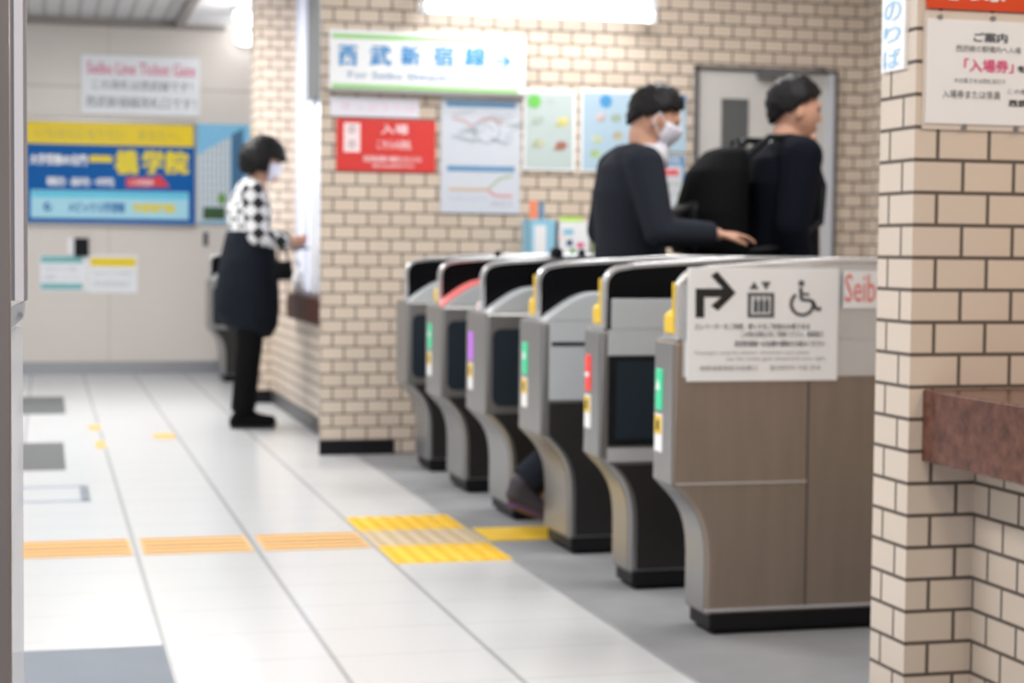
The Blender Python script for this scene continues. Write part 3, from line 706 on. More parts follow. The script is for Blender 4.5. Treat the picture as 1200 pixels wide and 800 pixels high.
bm = bmesh.new(); q = onY(260, 233, fy-.0014); ellip(bm, (q.x, q.y, q.z), .035, .0015, .045, n=12); mk('printed_tree', bm, M['photo_leaf'], r)
r, fy = sign('wall_sticker', 'white sticker with two teal bands on the far beige wall', 'sticker', (47, 299, 102, 341), FY, M['white_sign'], .006)
patch(r, 'teal_band', (48, 300, 97, 308), fy, M['teal']); patch(r, 'teal_band', (48, 332, 97, 339), fy, M['teal'])
letter(r, [('お客さまへお願い', 52, 312, 93, 318), ('係員呼出　インターホン', 52, 322, 93, 328)], fy, mat('pale_slate', (.50, .56, .66), .6))
r, fy = sign('wall_sticker', 'white sticker with a yellow band on the far beige wall', 'sticker', (103, 299, 161, 343), FY, M['white_sign'], .006)
patch(r, 'yellow_band', (106, 302, 159, 312), fy, M['ad_yellow'])
letter(r, [('防犯カメラ作動中', 109, 318, 155, 323), ('特別警戒実施中', 109, 329, 152, 336)], fy, mat('pale_slate', (.55, .58, .62), .6))
a, b, c, d = rectY(87, 279, 104, 300, FY)
r = thing('switch_box', 'small black switch box on the far wall above the stickers', 'switch', ((a+c)/2, FY, b))
mk('case', B(a, FY-.04, b, c, FY, d), M['black'], r, bevel=.004); mk('back_plate', B(a-.05, FY-.006, b, a, FY, d), M['white'], r)
a, b, c, d = rectY(238, 272, 244, 288, FY)
r = tag(mk('wall_slot', B(a, FY-.012, b, c, FY, d), M['shade'], bevel=.002, origin=((a+c)/2, FY, b)), 'small dark slot plate on the far wall left of the standing person', 'slot plate')

# ================================================================== PILLAR SIGNS
a, b, c, d = rectY(1084, 26, 1262, 147, PY)
r = thing('notice_board', 'white screwed notice with red and grey print on the near tiled pillar', 'sign', ((a+c)/2, PY, b))
mk('backing', B(a-.006, PY-.006, b-.012, c, PY, d+.016), mat('clear_backing', (.70, .62, .55), .3), r)
mk('board', B(a, PY-.01, b, c, PY-.006, d), M['white_sign'], r)
fy = PY-.01
for x, y in ((1102, 20), (1164, 22), (1130, 149), (1191, 151)):
    q = onY(x, y, fy); mk('screw', disc(bmesh.new(), (q.x, fy+.004, q.z), .0055, 1, .006, 14), M['steel'], r)
letter(r, [('ご案内', 1141, 39, 1180, 50)], fy, M['grey_ink'], .02)
letter(r, [('西武線の駅構内へ入場', 1120, 54, 1196, 62), ('のお客さまは改札窓口で', 1118, 92, 1178, 98), ('入場券または係員', 1104, 106, 1172, 116), ('この駅　係員', 1180, 105, 1230, 111)], fy, M['grey_ink'], .0, 'small_lettering')
letter(r, [('「入場券」', 1130, 70, 1187, 85)], fy, M['pink_ink'], .02, 'red_lettering')
letter(r, [('をお求め', 1192, 78, 1240, 86), ('西武新宿駅長', 1182, 118, 1246, 126)], fy, M['ink'], .015)
a, b, c, d = rectY(1086, -60, 1262, 14, PY)
r = thing('orange_sign', 'orange red sign with white lettering at the top of the near pillar', 'sign', ((a+c)/2, PY, b))
mk('board', B(a, PY-.01, b, c, PY, d), M['orange_sign'], r)
letter(r, [('きっぷ・精算', 1108, -16, 1250, 4)], PY-.01, M['white'], .02)
# vertical sign on the pillar's left face
s0 = onX(1037, 60, PX); s1 = onX(1064, 60, PX); zb = onX(1050, 83, PX).z
r = thing('side_sign', 'narrow white vertical sign with pale blue characters on the side of the near pillar', 'sign', (PX, (s0.y+s1.y)/2, zb))
mk('board', B(PX-.008, s1.y, zb, PX, s0.y, zb+.55), M['white'], r)
ym0, ym1 = s0.y-.012, s1.y+.016
L_ = []
for ch, ya, yb in (('の', 2, 25), ('り', 31, 50), ('ば', 58, 80)):
    za = onX(1050, yb, PX).z; zc = onX(1050, ya, PX).z; L_.append((ch, ym0, za, ym1, zc))
L_.append(('ぷ', ym0, onX(1050, -8, PX).z, ym1, onX(1050, -30, PX).z))
mk('lettering', text_bm(L_, 'X', PX-.008, 0), mat('cyan_ink', (.30, .62, .92), .5), r)

# ================================================================== FLOOR MARKINGS
def flat(name, label, cat, x0, y0, x1, y1, m, t=.004, group=None, bevel=.001):
    return tag(mk(name, B(x0, y0, 0, x1, y1, t), m, bevel=bevel, origin=((x0+x1)/2, (y0+y1)/2, 0)), label, cat, group)
GJ = [-.107, .288, .683, 1.077]
names = ['leftmost, beside the glass partition', 'second from the left', 'third from the left, touching the dotted tile']
for k in range(3):
    x0, x1 = GJ[k]+.022, GJ[k+1]-.014
    t = thing('guide_tile', 'faded orange ribbed guide tile on white floor, '+names[k], 'tactile tile', ((x0+x1)/2, 6.09, 0), 'faded orange guide strip')
    mk('tile', B(x0, 5.93, 0, x1, 6.25, .003), M['tactile_faded'], t)
    for q in range(4):
        yy = 5.975+q*.077; mk('rib', B(x0+.01, yy, .003, x1-.01, yy+.03, .007), M['tactile_faded'], t, bevel=.002)
ty = [(5.60, 5.93, 'tactile_yellow', 'yellow dotted tile, front piece nearest the camera'), (5.94, 6.26, 'tactile_worn', 'worn beige dotted tile between two yellow ones'), (6.27, 6.60, 'tactile_yellow', 'yellow dotted tile, rear piece toward the tiled wall')]
for y0, y1, mm, lb in ty:
    t = thing('dotted_tile', lb, 'tactile tile', (1.275, (y0+y1)/2, 0), 'dotted warning tiles')
    mk('tile', B(1.083, y0, 0, 1.470, y1, .003), M[mm], t)
    bm = bmesh.new()
    for i in range(7):
        for j in range(6): 
            cx, cy = 1.083+.0275+i*.0553, y0+.0275+j*.055
            disc(bm, (cx, cy, .003), .014, 2, .004, 10)
    mk('studs', bm, M[mm], t)['kind'] = 'stuff'
flat('guide_strip', 'bright yellow ribbed strip on grey floor leading into a gate lane', 'tactile tile', 1.487, 5.975, 2.9, 6.25, M['tactile_yellow'], .005)
def fpx(name, label, cat, x0, y0, x1, y1, m, **k):
    a = onZ(x0, (y0+y1)/2); b = onZ(x1, (y0+y1)/2); t = onZ((x0+x1)/2, y0); c = onZ((x0+x1)/2, y1)
    return flat(name, label, cat, a.x, c.y, b.x, t.y, m, **k)
flat('floor_hatch', 'large grey steel floor hatch at the bottom left corner', 'floor hatch', -.11, 3.7, .285, 4.545, M['hatch'], .004)
fpx('floor_sticker', 'grey square floor sticker farthest from the camera on the left', 'floor sticker', 22, 465, 76, 485, M['mat_grey'], t=.002)
fpx('floor_sticker', 'larger grey square floor sticker nearer the camera on the left', 'floor sticker', 22, 519, 76, 551, M['mat_grey'], t=.002)
a = onZ(24, 579); b = onZ(105, 579); t_ = onZ(60, 570).y; c_ = onZ(60, 588).y
r = thing('floor_box', 'thin outlined rectangle with a small dark end plate in the white floor', 'floor box', ((a.x+b.x)/2, (t_+c_)/2, 0))
bm = bmesh.new(); box(bm, a.x, c_, 0, b.x, c_+.03, .002); box(bm, a.x, t_-.03, 0, b.x, t_, .002); box(bm, a.x, c_, 0, a.x+.008, t_, .002)
mk('outline', bm, M['outline'], r); mk('end_plate', B(b.x-.035, c_, 0, b.x, t_, .003), M['hatch'], r)
for (x0, y0, x1, y1), lb in zip(((104, 498, 118, 504), (112, 517, 124, 525), (180, 508, 205, 514)), ('small orange floor mark, farther one of the left pair', 'small orange floor mark, nearer one of the left pair', 'widest small orange floor mark, in front of the standing person')):
    fpx('floor_mark', lb, 'floor mark', x0, y0, x1, y1, mat('orange_mark', (.62, .42, .15), .8, spec=.15), t=.002, group='orange floor marks')

# ================================================================== LEFT EDGE: steel column and glass partition
CXL = onY(12, 400, 2.0).x
r = thing('steel_column', 'brushed steel machine edge at the left border of the view', 'column', (CXL-.2, 2.2, 0))
mk('body', B(CXL-.4, 2.0, 0, CXL, 2.06, 2.4), mat('warm_column_steel', (.24, .21, .205), .3, .5, noise=.25, nscale=1.2, stretch=(.3, .3, 2)), r, bevel=.004)
mk('plinth', B(CXL-.41, 1.99, 0, CXL-.005, 2.07, .06), M['skirt_black'], r)
GYp = 2.62
e0 = onY(12, 400, GYp).x; e1 = onY(32, 200, GYp).x; e2 = onY(27, 500, GYp).x
zj = onY(20, 352, GYp).z; zk = onY(20, 383, GYp).z
r = thing('glass_partition', 'pale clear screen with lavender metal post standing behind the steel column', 'partition', (e0, GYp, 0))
mk('pane', B(e0-.3, GYp, .0, e2, GYp+.012, zk), mat('pale_clear_pane', (.86, .90, .97), .2, alpha=.6), r)
mk('post', B(e0-.02, GYp-.012, zj, e1, GYp+.02, 2.4), M['profile_dark'], r, bevel=.002)
mk('post_strip', B(onY(17, 200, GYp).x, GYp-.016, zj, onY(27.5, 200, GYp).x, GYp-.012, 2.4), mat('lavender_strip', (.86, .88, 1.0), .4), r)
mk('bracket', prism(bmesh.new(), [(e0-.005, zk-.01), (e2+.002, zk+.012), (e2+.004, zj), (e0-.005, zj-.012)], 1, GYp-.014, GYp+.022), M['alu'], r, bevel=.002)
q = onY(24, 368, GYp); mk('bolt', disc(bmesh.new(), (q.x, GYp-.014, q.z), .0035, 1, .006, 14), M['profile_dark'], r)

# ================================================================== COUNTER THINGS
zc0, zc1 = .60, .745
tag(mk('counter_slab', B(1.385, 9.35, zc0, WX-.035, 10.62, zc1), M['granite_dark'], bevel=.01, origin=(1.5, 10, zc0)), 'dark red brown stone counter under the white ticket window', 'counter')
r = thing('plastic_screen', 'clear plastic sheet hanging over the ticket window counter', 'screen', (1.50, 9.9, zc1))
mk('sheet', B(1.50, 9.25, zc1, 1.504, 10.5, 1.75), M['frost2'], r)
mk('screen_foot', B(1.47, 9.3, zc1, 1.53, 9.36, zc1+.02), M['alu'], r); mk('screen_foot', B(1.47, 10.4, zc1, 1.53, 10.46, zc1+.02), M['alu'], r)
bt = onX(349, 345, 1.44)
r = thing('sanitiser_bottle', 'small white pump bottle at the far end of the stone counter', 'bottle', (1.44, 10.5, zc1))
bm = bmesh.new(); loft(bm, [(1.44, 10.5, zc1, .034, .034), (1.44, 10.5, zc1+.11, .034, .034), (1.44, 10.5, zc1+.135, .014, .014), (1.44, 10.5, zc1+.15, .014, .014)]); mk('bottle_body', bm, M['white'], r, smooth=True)
mk('pump', tube(bmesh.new(), [(1.44, 10.5, zc1+.15), (1.44, 10.5, zc1+.185), (1.40, 10.5, zc1+.185)], .006), M['profile_dark'], r)
r = thing('card_stand', 'blue grey card stand on the near end of the stone counter', 'stand', (1.45, 9.5, zc1))
mk('stand_foot', B(1.42, 9.45, zc1, 1.48, 9.55, zc1+.012), M['profile_dark'], r)
mk('card', prism(bmesh.new(), [(1.438, zc1+.012), (1.452, zc1+.012), (1.475, zc1+.17), (1.461, zc1+.17)], 1, 9.45, 9.55), M['steel_blue'], r)

# brochure table behind the gates
TZ = .93; TY0, TY1 = 8.38, 8.64
ta = onY(600, 290, 8.5).x; tb = onY(742, 290, 8.5).x
r = thing('leaflet_table', 'narrow grey table against the tiled wall holding the leaflet boxes', 'table', ((ta+tb)/2, 8.5, 0))
mk('tabletop', B(ta, TY0, TZ-.025, tb, TY1, TZ), M['table'], r, bevel=.003)
for x in (ta+.03, tb-.03):
    for y in (TY0+.03, TY1-.03): mk('leg', B(x-.012, y-.012, 0, x+.012, y+.012, TZ-.025), M['table'], r)
def pb(x0, y0, x1, y1, Y): return rectY(x0, y0, x1, y1, Y)
a, b, c, d = pb(616, 257, 648, 300, 8.45)
r = thing('leaflet_box', 'light blue leaflet box with orange topped leaflets, left on the table by the tiled wall', 'leaflet box', ((a+c)/2, 8.45, TZ))
mk('box', (lambda bm: (box(bm, a, 8.40, TZ, c, 8.404, d), box(bm, a, 8.52, TZ, c, 8.524, d), box(bm, a, 8.40, TZ, a+.004, 8.524, d), box(bm, c-.004, 8.40, TZ, c, 8.524, d), box(bm, a, 8.40, TZ, c, 8.524, TZ+.004))[0])(bmesh.new()), M['leaf_blue'], r)
mk('white_label', B(a+.03, 8.398, TZ+.05, c-.05, 8.40, d-.03), M['white_sign'], r)
a2, b2, c2, d2 = pb(619, 235, 629, 260, 8.45); tag(mk('leaflet', B(a2, 8.43, TZ+.005, c2, 8.436, d2), M['leaf_orange'], origin=((a2+c2)/2, 8.43, TZ+.005)), 'orange leaflet standing in the light blue box', 'leaflet')
a2, b2, c2, d2 = pb(631, 237, 637, 260, 8.46); tag(mk('leaflet', B(a2, 8.45, TZ+.005, c2, 8.456, d2), M['steel_blue'], origin=((a2+c2)/2, 8.45, TZ+.005)), 'thin blue leaflet standing in the light blue box', 'leaflet')
a, b, c, d = pb(651, 260, 688, 300, 8.45)
r = thing('leaflet_box', 'white leaflet box with colourful print, right on the table by the tiled wall', 'leaflet box', ((a+c)/2, 8.45, TZ))
mk('box', (lambda bm: (box(bm, a, 8.40, TZ, c, 8.404, d), box(bm, a, 8.52, TZ, c, 8.524, d), box(bm, a, 8.40, TZ, a+.004, 8.524, d), box(bm, c-.004, 8.40, TZ, c, 8.524, d), box(bm, a, 8.40, TZ, c, 8.524, TZ+.004))[0])(bmesh.new()), M['white_sign'], r)
def spot(x0, y0, x1, y1, m): q = pb(x0, y0, x1, y1, 8.40); mk('printed_spot', B(q[0], 8.398, q[1], q[2], 8.40, q[3]), m, r)
spot(660, 268, 672, 275, M['leaf_blue']); spot(664, 281, 671, 288, M['navy']); spot(654, 274, 660, 280, M['pale_red']); spot(676, 284, 684, 290, M['pink_ink']); spot(668, 291, 674, 296, M['leaf_green'])
a2, b2, c2, d2 = pb(656, 254, 682, 265, 8.46); tag(mk('leaflet', B(a2, 8.45, TZ+.005, c2, 8.456, d2), M['leaf_lime'], origin=((a2+c2)/2, 8.45, TZ+.005)), 'lime green leaflet standing in the white box', 'leaflet')
a2, b2, c2, d2 = pb(688, 266, 702, 282, 8.50)
r = thing('paper_flower', 'magenta pompom flower on a green stem beside the white leaflet box', 'flower', ((a2+c2)/2, 8.50, TZ))
bm = bmesh.new(); ellip(bm, ((a2+c2)/2, 8.50, (b2+d2)/2), .032, .032, .034, n=14)
for v in bm.verts: v.co += (v.co-Vector(((a2+c2)/2, 8.5, (b2+d2)/2)))*random.uniform(-.15, .25)
mk('bloom', bm, M['magenta'], r); mk('stem', tube(bmesh.new(), [((a2+c2)/2, 8.5, TZ+.03), ((a2+c2)/2, 8.5, b2+.01)], .004), M['leaf_green'], r)
bm = bmesh.new(); loft(bm, [((a2+c2)/2, 8.5, TZ, .026, .026), ((a2+c2)/2, 8.5, TZ+.05, .034, .034)]); mk('pot', bm, M['leaf_green'], r)

# ================================================================== PEOPLE
def hand(bm, wrist, d, n, s=1.0, curl=28, side=1):
    """palm, four unequal bent fingers and a thumb; d = direction of the palm, n = palm side normal"""
    W = Vector(wrist); d = Vector(d).normalized(); n = Vector(n); n = (n-d*n.dot(d)).normalized(); t = d.cross(n)*side   # t = towards the little finger
    for k in (-1.5, -.5, .5, 1.5):
        capsule(bm, W+t*k*.010*s, .015*s, W+d*.085*s+t*k*.019*s, .0115*s, 10)
    for k, ln in ((-1.5, .070), (-.5, .080), (.5, .074), (1.5, .058)):
        p = W+d*.088*s+t*k*.0195*s; a = math.radians(curl*.6)
        for ph, fr in enumerate((.45, .32, .23)):
            dd = d*math.cos(a)+n*math.sin(a); q = p+dd*ln*fr*s; capsule(bm, p, (.0090-.0008*ph)*s, q, (.0084-.0008*ph)*s, 8); p = q; a += math.radians(curl)
    p = W+d*.022*s-t*.022*s; q = p-t*.030*s+d*.028*s+n*.010*s; capsule(bm, p, .013*s, q, .0105*s, 10)
    q2 = q+d*.030*s-t*.008*s+n*.012*s; capsule(bm, q, .0105*s, q2, .009*s, 8); capsule(bm, q2, .009*s, q2+d*.02*s+n*.006*s, .0075*s, 8)
def head_rot(pitch, yaw): return Matrix.Rotation(yaw, 3, 'Z') @ Matrix.Rotation(pitch, 3, 'Y')
def person(name, label, loc, s, J, rz=0):
    """J: joints in metres for a 1.70 m figure facing +x"""
    root = thing(name, label, 'person', loc, None, rz)
    V = lambda k: Vector(J[k])*s
    R = head_rot(J.get('pitch', 0), J.get('yaw', 0)); hc = V('head')
    def hp(x, y, z): return hc+R @ Vector((x, y, z))*s
    bm = bmesh.new()
    # head
    tmp = bmesh.new(); bmesh.ops.create_uvsphere(tmp, u_segments=28, v_segments=20, radius=1)
    for v in tmp.verts:
        x, y, z = v.co; t = max(0, -z)
        x2 = x*.098; y2 = y*.077*(1-.32*t*t); z2 = z*.118
        if x > 0: x2 *= .93; x2 += .010*t
        if x < 0: x2 *= 1-.25*t
        v.co = hp(x2, y2, z2)
    m_ = bpy.data.meshes.new('h'); tmp.to_mesh(m_); tmp.free(); bm.from_mesh(m_); bpy.data.meshes.remove(m_)
    capsule(bm, hp(.088, 0, .015), .008*s, hp(.101, 0, -.022), .010*s); 
    ellip(bm, hp(.088, 0, -.058), .012*s, .024*s, .009*s, R, 12); ellip(bm, hp(.080, 0, -.095), .02*s, .024*s, .018*s, R, 12)
    for q in (-1, 1):
        ellip(bm, hp(-.005, q*.078, -.008), .018*s, .009*s, .032*s, R, 12); ellip(bm, hp(.080, q*.032, .030), .014*s, .022*s, .007*s, R, 10)
    capsule(bm, hp(-.02, 0, -.07), .056*s, V('neck')+Vector((0, 0, -.02)), .062*s)
    # trunk
    hL, hR = V('hipL'), V('hipR'); hm = (hL+hR)/2; sm = (V('shL')+V('shR'))/2
    def rr(t, a, b): c = hm.lerp(sm, t); return (c.x, c.y, c.z, a*s, b*s)
    loft(bm, [rr(-.16, .07, .12), rr(0, .105, .16), rr(.35, .085, .13), rr(.7, .105, .155), rr(.95, .09, .15), rr(1.08, .06, .10)])
    for sd in 'LR':
        sh, el, wr = V('sh'+sd), V('el'+sd), V('wr'+sd)
        capsule(bm, sm.lerp(sh, .5), .062*s, sh, .056*s); capsule(bm, sh, .052*s, el, .038*s); capsule(bm, el, .038*s, wr, .024*s)
        hand(bm, wr, J['hd'+sd], J['hn'+sd], s*.95, J.get('curl'+sd, 26), J.get('hs'+sd, 1))
        hp_, kn, an = V('hip'+sd), V('kn'+sd), V('an'+sd)
        capsule(bm, hp_, .085*s, kn, .052*s); capsule(bm, kn, .052*s, an, .034*s)
        tv = Vector(J['toe'+sd]).normalized(); capsule(bm, an+Vector((0, 0, -.03*s)), .034*s, an+tv*.15*s+Vector((0, 0, -.045*s if tv.z == 0 else 0)), .024*s)
    mk('body', fuse(bm, .006, 3), M['skin'], root, world=False)
    for q in (-1, 1):
        mk('eye', ellip(bmesh.new(), hp(.0815, q*.031, .012), .007*s, .013*s, .007*s, R, 12), M['eye'], root, world=False, smooth=True)
    return root, V, hp, R, hm, sm, rr
def sleeves(bm, V, s, r=(.066, .056, .042), to=1.0, sds='LR'):
    sm_ = (V('shL')+V('shR'))/2
    for sd in sds: capsule(bm, sm_.lerp(V('sh'+sd), .25)+Vector((0, 0, .012)), r[0]*1.08*s, V('sh'+sd), r[0]*s)
    for sd in sds:
        sh, el, wr = V('sh'+sd), V('el'+sd), V('wr'+sd)
        capsule(bm, sh, r[0]*s, el, r[1]*s); capsule(bm, el, r[1]*s, el.lerp(wr, to), r[2]*s, 14, (True, False))
def trousers(root, V, s, rr, m, J, wide=1.0):
    bm = bmesh.new(); loft(bm, [rr(-.20, .10, .14), rr(0, .128, .178), rr(.25, .112, .155)])
    for sd in 'LR':
        capsule(bm, V('hip'+sd), .100*s*wide, V('kn'+sd), .076*s*wide); capsule(bm, V('kn'+sd), .076*s*wide, V('kn'+sd).lerp(V('an'+sd), .96), .066*s*wide, 16, (True, False))
    mk('trousers', fuse(bm, .008, 4), m, root, world=False)
def shoes(root, V, s, J, m, sole):
    for sd in 'LR':
        an = V('an'+sd); t = Vector(J['toe'+sd]); tz = t.z; h = Vector((t.x, t.y, 0)).normalized()
        bm = bmesh.new(); heel = an-h*.035*s+Vector((0, 0, -.040*s)); toe = an+h*.165*s+Vector((0, 0, -.052*s+tz*.17*s))
        if tz < 0: heel = an-h*.02*s+Vector((0, 0, -.03*s)); 
        capsule(bm, an+Vector((0, 0, .01)), .045*s, heel, .036*s); capsule(bm, heel, .038*s, heel.lerp(toe, .55), .040*s); capsule(bm, heel.lerp(toe, .5), .042*s, toe, .028*s); capsule(bm, an, .042*s, heel.lerp(toe, .6), .034*s)
        zmin = (an.z-.078*s) if tz == 0 else -9
        for v in bm.verts:
            if v.co.z < zmin: v.co.z = zmin
        o = mk('shoe', fuse(bm, .006, 2), m, root, world=False)
        side = Vector((-h.y, h.x, 0)); n = 16; sb = bmesh.new()
        c0, c1 = heel+Vector((0, 0, -.036*s)), toe+Vector((0, 0, -.026*s))
        if tz == 0: c0.z = c1.z = zmin+.004
        pts = []
        for k in range(n):
            a = 2*PI*k/n; u = math.cos(a); w_ = math.sin(a)
            c = c1 if u > 0 else c0; r_ = .034*s
            pts.append(c+h*u*r_*(1.0 if u > 0 else .9)+side*w_*r_*(1.15 if u > 0 else 1.0))
        top = [sb.verts.new(p+Vector((0, 0, .008))) for p in pts]; bot = [sb.verts.new(p-Vector((0, 0, .010))) for p in pts]
        sb.faces.new(top); sb.faces.new(bot[::-1])
        for k in range(n): sb.faces.new((top[k], bot[k], bot[(k+1) % n], top[(k+1) % n]))
        bmesh.ops.recalc_face_normals(sb, faces=sb.faces); mk('sole', sb, sole, o, world=False)
def hair(root, hp, s, R, kind='short'):
    bm = bmesh.new(); tmp = bmesh.new(); bmesh.ops.create_uvsphere(tmp, u_segments=40, v_segments=30, radius=1)
    rnd = random.Random(7)
    kill = []
    for v in tmp.verts:
        x, y, z = v.co; c = x/max(1e-3, math.hypot(x, y))
        if kind == 'bob': lo = (-.72 if c < -.2 else -.50 if c < .35 else .10); sx, sy, sz = .140, .122, .146
        else:
            lo = -.60+.55*max(0, (c+1)) if c < 0 else -.05+.6*c; q_ = max(0, min(1, (z+.6)/.9)); sx, sy, sz = .100+.014*q_, .082+.012*q_, .128
        if z < lo: kill.append(v)
        k = 1+rnd.uniform(-.035, .055); v.co = hp(x*sx*k-.006, y*sy*k, z*sz*k+.008)
    bmesh.ops.delete(tmp, geom=kill, context='VERTS')
    m_ = bpy.data.meshes.new('h'); tmp.to_mesh(m_); tmp.free(); bm.from_mesh(m_); bpy.data.meshes.remove(m_)
    o = mk('hair', bm, M['hair'], root, world=False, smooth=True)
    so = o.modifiers.new('thick', 'SOLIDIFY'); so.thickness = .014*s if kind != 'bob' else .035*s; so.offset = -1
    return o
def mask(root, hp, s, R):
    tmp = bmesh.new(); bmesh.ops.create_uvsphere(tmp, u_segments=40, v_segments=30, radius=1); kill = []
    for v in tmp.verts:
        x, y, z = v.co
        if x < .25 or z > .02 or z < -.9: kill.append(v)
        b = 1.08+.11*max(0, 1-abs(y)*2.2); v.co = hp(x*.095*b+.006, y*.080*1.06, z*.118*1.04)
    bmesh.ops.delete(tmp, geom=kill, context='VERTS')
    o = mk('face_mask', tmp, M['mask'], root, world=False, smooth=True); so = o.modifiers.new('thick', 'SOLIDIFY'); so.thickness = .003
    for q in (-1, 1):
        bm = bmesh.new(); tube(bm, [hp(.045, q*.078, -.02), hp(-.005, q*.088, .02), hp(-.018, q*.086, -.02), hp(.04, q*.076, -.065)], .0018, 6); mk('ear_loop', bm, M['mask'], o, world=False)
    return o

# --- person at the ticket window
s = .955
J = dict(head=(.078, 0, 1.565), neck=(.035, 0, 1.43), pitch=.18, yaw=-.10,
    shL=(0, .175, 1.375), shR=(-.005, -.175, 1.375), elL=(.045, .21, 1.13), elR=(.02, -.215, 1.13), wrL=(.235, .12, 1.10), wrR=(.215, -.12, 1.085),
    hdL=(.85, -.4, .05), hnL=(0, -.9, .4), hdR=(.9, .35, .05), hnR=(0, .9, .4), hsL=-1, hsR=1, curlL=34, curlR=38,
    hipL=(-.01, .09, .90), hipR=(-.01, -.09, .90), knL=(.01, .10, .49), knR=(-.01, -.10, .49), anL=(-.02, .10, .08), anR=(-.06, -.10, .08), toeL=(1, .12, 0), toeR=(1, -.12, 0))
root, V, hp, R, hm, sm, rr = person('person', 'person in black and white checked shirt and face mask standing at the ticket window', (1.115, 10.14, 0), s, J)
bm = bmesh.new(); loft(bm, [rr(.25, .125, .175), rr(.5, .125, .175), rr(.8, .132, .190), rr(1.0, .105, .170), rr(1.10, .066, .09)])
sleeves(bm, V, s, (.076, .062, .046), .92); mk('checked_shirt', fuse(bm, .008, 4), M['shirt'], root, world=False)
bm = bmesh.new(); c = hm+Vector((.015, 0, 0))
loft(bm, [(c.x+.03, 0, .53*s, .085, .14), (c.x-.0, 0, .60*s, .150, .19), (c.x-.02, 0, .70*s, .182, .20), (c.x-.02, 0, .82*s, .178, .205), (c.x-.015, 0, .98*s, .160, .20), (c.x-.01, 0, 1.10*s, .140, .18), (c.x-.01, 0, 1.16*s, .125, .17)])
mk('padded_jacket', fuse(bm, .010, 3), M['puffer'], root, world=False)['label'] = 'dark padded jacket around the waist'
bm = bmesh.new(); tube(bm, [(.12, -.15, 1.08), (.19, -.08, 1.06), (.20, .05, 1.06)], .035); mk('jacket_knot', fuse(bm, .008, 3), M['black_cloth'], root, world=False)
trousers(root, V, s, rr, M['black_cloth'], J, 1.0); shoes(root, V, s, J, M['black_cloth'], M['sole_black']); hair(root, hp, s, R, 'bob'); mask(root, hp, s, R)
q = onY(352, 288, 10.05)
tag(mk('card_case', B(q.x-.045, 10.03, q.z-.022, q.x+.05, 10.16, q.z-.006), M['phone'], bevel=.004, origin=(q.x, 10.1, q.z-.02)), 'blue grey card case held by the person at the ticket window', 'card case')
q = onY(332, 313, 9.9)
r = thing('handbag', 'small black handbag hanging below the forearm of the person in checked shirt', 'handbag', (q.x, 9.90, q.z-.07))
bm = bmesh.new(); loft(bm, [(q.x, 9.90, q.z-.07, .045, .035), (q.x, 9.90, q.z-.04, .055, .045), (q.x, 9.90, q.z+.03, .045, .03)]); mk('bag_body', bm, M['black_cloth'], r, smooth=True)
mk('handle', tube(bmesh.new(), [(q.x-.03, 9.90, q.z+.02), (q.x-.02, 9.90, q.z+.10), (q.x+.01, 9.90, q.z+.11), (q.x+.03, 9.90, q.z+.02)], .006), M['black_cloth'], r)

# --- grey suited person in the lane
s = .950
J = dict(head=(.07, 0, 1.555), neck=(.03, 0, 1.42), pitch=.42, yaw=-.15,
    shL=(-.03, .18, 1.37), shR=(-.03, -.18, 1.37), elL=(-.06, .25, 1.13), elR=(.0, -.27, 1.12), wrL=(.10, .25, 1.0), wrR=(.235, -.25, 1.115),
    hdL=(.9, -.1, -.3), hnL=(0, -1, 0), hdR=(.95, .1, -.02), hnR=(0, .15, -1), hsL=-1, hsR=1, curlL=25, curlR=16,
    hipL=(-.02, .09, .88), hipR=(-.02, -.09, .88), knL=(.13, .09, .49), knR=(-.11, -.09, .47), anL=(.13, .09, .08), anR=(-.47, -.09, .17), toeL=(1, 0, 0), toeR=(1, 0, -.45))
AY = 6.19
root, V, hp, R, hm, sm, rr = person('person', 'person in grey suit and white collar walking through the gate lane, head lowered', (2.075, AY, .010), s, J)
bm = bmesh.new(); loft(bm, [rr(-.12, .13, .18), rr(.15, .135, .185), rr(.5, .13, .18), rr(.8, .138, .195), rr(1.0, .11, .18), rr(1.09, .075, .11)])
sleeves(bm, V, s, (.074, .060, .046), .93); mk('suit_jacket', fuse(bm, .008, 4), M['grey_suit'], root, world=False)
bm = bmesh.new(); nk = V('neck'); loft(bm, [(nk.x, 0, nk.z-.05*s, .085, .10), (nk.x+.01, 0, nk.z+.0, .075, .080), (nk.x+.015, 0, nk.z+.035*s, .066, .068)]); mk('shirt_collar', bm, M['white_cloth'], root, world=False, smooth=True)
trousers(root, V, s, rr, M['grey_suit'], J); shoes(root, V, s, J, M['shoe_cloth'], M['purple_sole']); hair(root, hp, s, R); mask(root, hp, s, R)
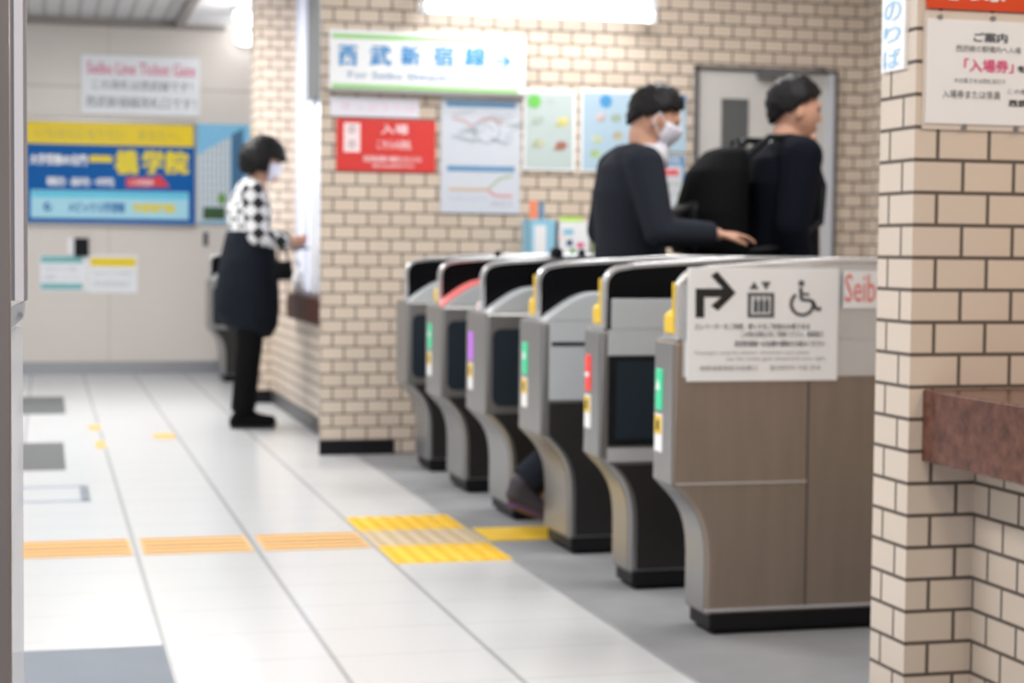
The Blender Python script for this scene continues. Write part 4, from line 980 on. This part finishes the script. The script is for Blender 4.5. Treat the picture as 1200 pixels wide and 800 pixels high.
# --- navy suited person with backpack
s = .970
J = dict(head=(.05, 0, 1.57), neck=(.01, 0, 1.43), pitch=.12, yaw=-.1,
    shL=(0, .19, 1.385), shR=(0, -.19, 1.385), elL=(-.04, .22, 1.12), elR=(-.05, -.22, 1.12), wrL=(.05, .165, .87), wrR=(.03, -.165, .86),
    hdL=(.5, -.1, -.8), hnL=(0, -1, 0), hdR=(.5, .1, -.8), hnR=(0, 1, 0), hsL=-1, hsR=1,
    hipL=(0, .09, .90), hipR=(0, -.09, .90), knL=(-.02, .09, .48), knR=(.16, -.09, .49), anL=(-.16, .09, .09), anR=(.19, -.09, .08), toeL=(1, 0, 0), toeR=(1, 0, 0))
J['anL'] = (-.06, .09, .08)
root, V, hp, R, hm, sm, rr = person('person', 'person in navy suit with a black backpack leaving the gate lane', (2.64, AY, .010), s, J)
bm = bmesh.new(); loft(bm, [rr(-.12, .14, .19), rr(.15, .14, .19), rr(.5, .135, .185), rr(.8, .145, .20), rr(1.0, .115, .19), rr(1.10, .075, .11)])
sleeves(bm, V, s, (.078, .064, .050), .93); mk('suit_jacket', fuse(bm, .008, 4), M['navy_suit'], root, world=False)
bm = bmesh.new(); nk = V('neck'); loft(bm, [(nk.x, 0, nk.z-.04*s, .08, .09), (nk.x+.01, 0, nk.z+.03*s, .064, .066)]); mk('shirt_collar', bm, M['white_cloth'], root, world=False, smooth=True)
trousers(root, V, s, rr, M['navy_suit'], J); shoes(root, V, s, J, M['black_cloth'], M['sole_black']); hair(root, hp, s, R)
r = thing('backpack', 'black backpack worn by the navy suited person', 'backpack', (2.40, AY, .98))
bm = bmesh.new()
loft(bm, [(2.38, AY, .975, .085, .13), (2.37, AY, 1.0, .115, .155), (2.36, AY, 1.15, .130, .165), (2.385, AY, 1.30, .11, .155), (2.42, AY, 1.375, .075, .12), (2.43, AY, 1.39, .04, .09)])
mk('pack_body', fuse(bm, .010, 3), M['black_cloth'], r)
bm = bmesh.new(); loft(bm, [(2.265, AY, 1.0, .03, .10), (2.255, AY, 1.05, .045, .115), (2.262, AY, 1.16, .04, .115), (2.28, AY, 1.20, .02, .10)]); mk('front_pocket', fuse(bm, .008, 3), M['black'], r)
for q in (-1, 1):
    mk('strap', tube(bmesh.new(), [(2.46, AY+q*.10, 1.35), (2.54, AY+q*.115, 1.425), (2.63, AY+q*.12, 1.425), (2.71, AY+q*.12, 1.36), (2.755, AY+q*.115, 1.25), (2.73, AY+q*.15, 1.12), (2.60, AY+q*.185, 1.03), (2.47, AY+q*.13, 1.01)], .013), M['black'], r, smooth=True)
mk('top_handle', tube(bmesh.new(), [(2.45, AY-.04, 1.38), (2.455, AY-.03, 1.42), (2.455, AY+.03, 1.42), (2.45, AY+.04, 1.38)], .006), M['black'], r)
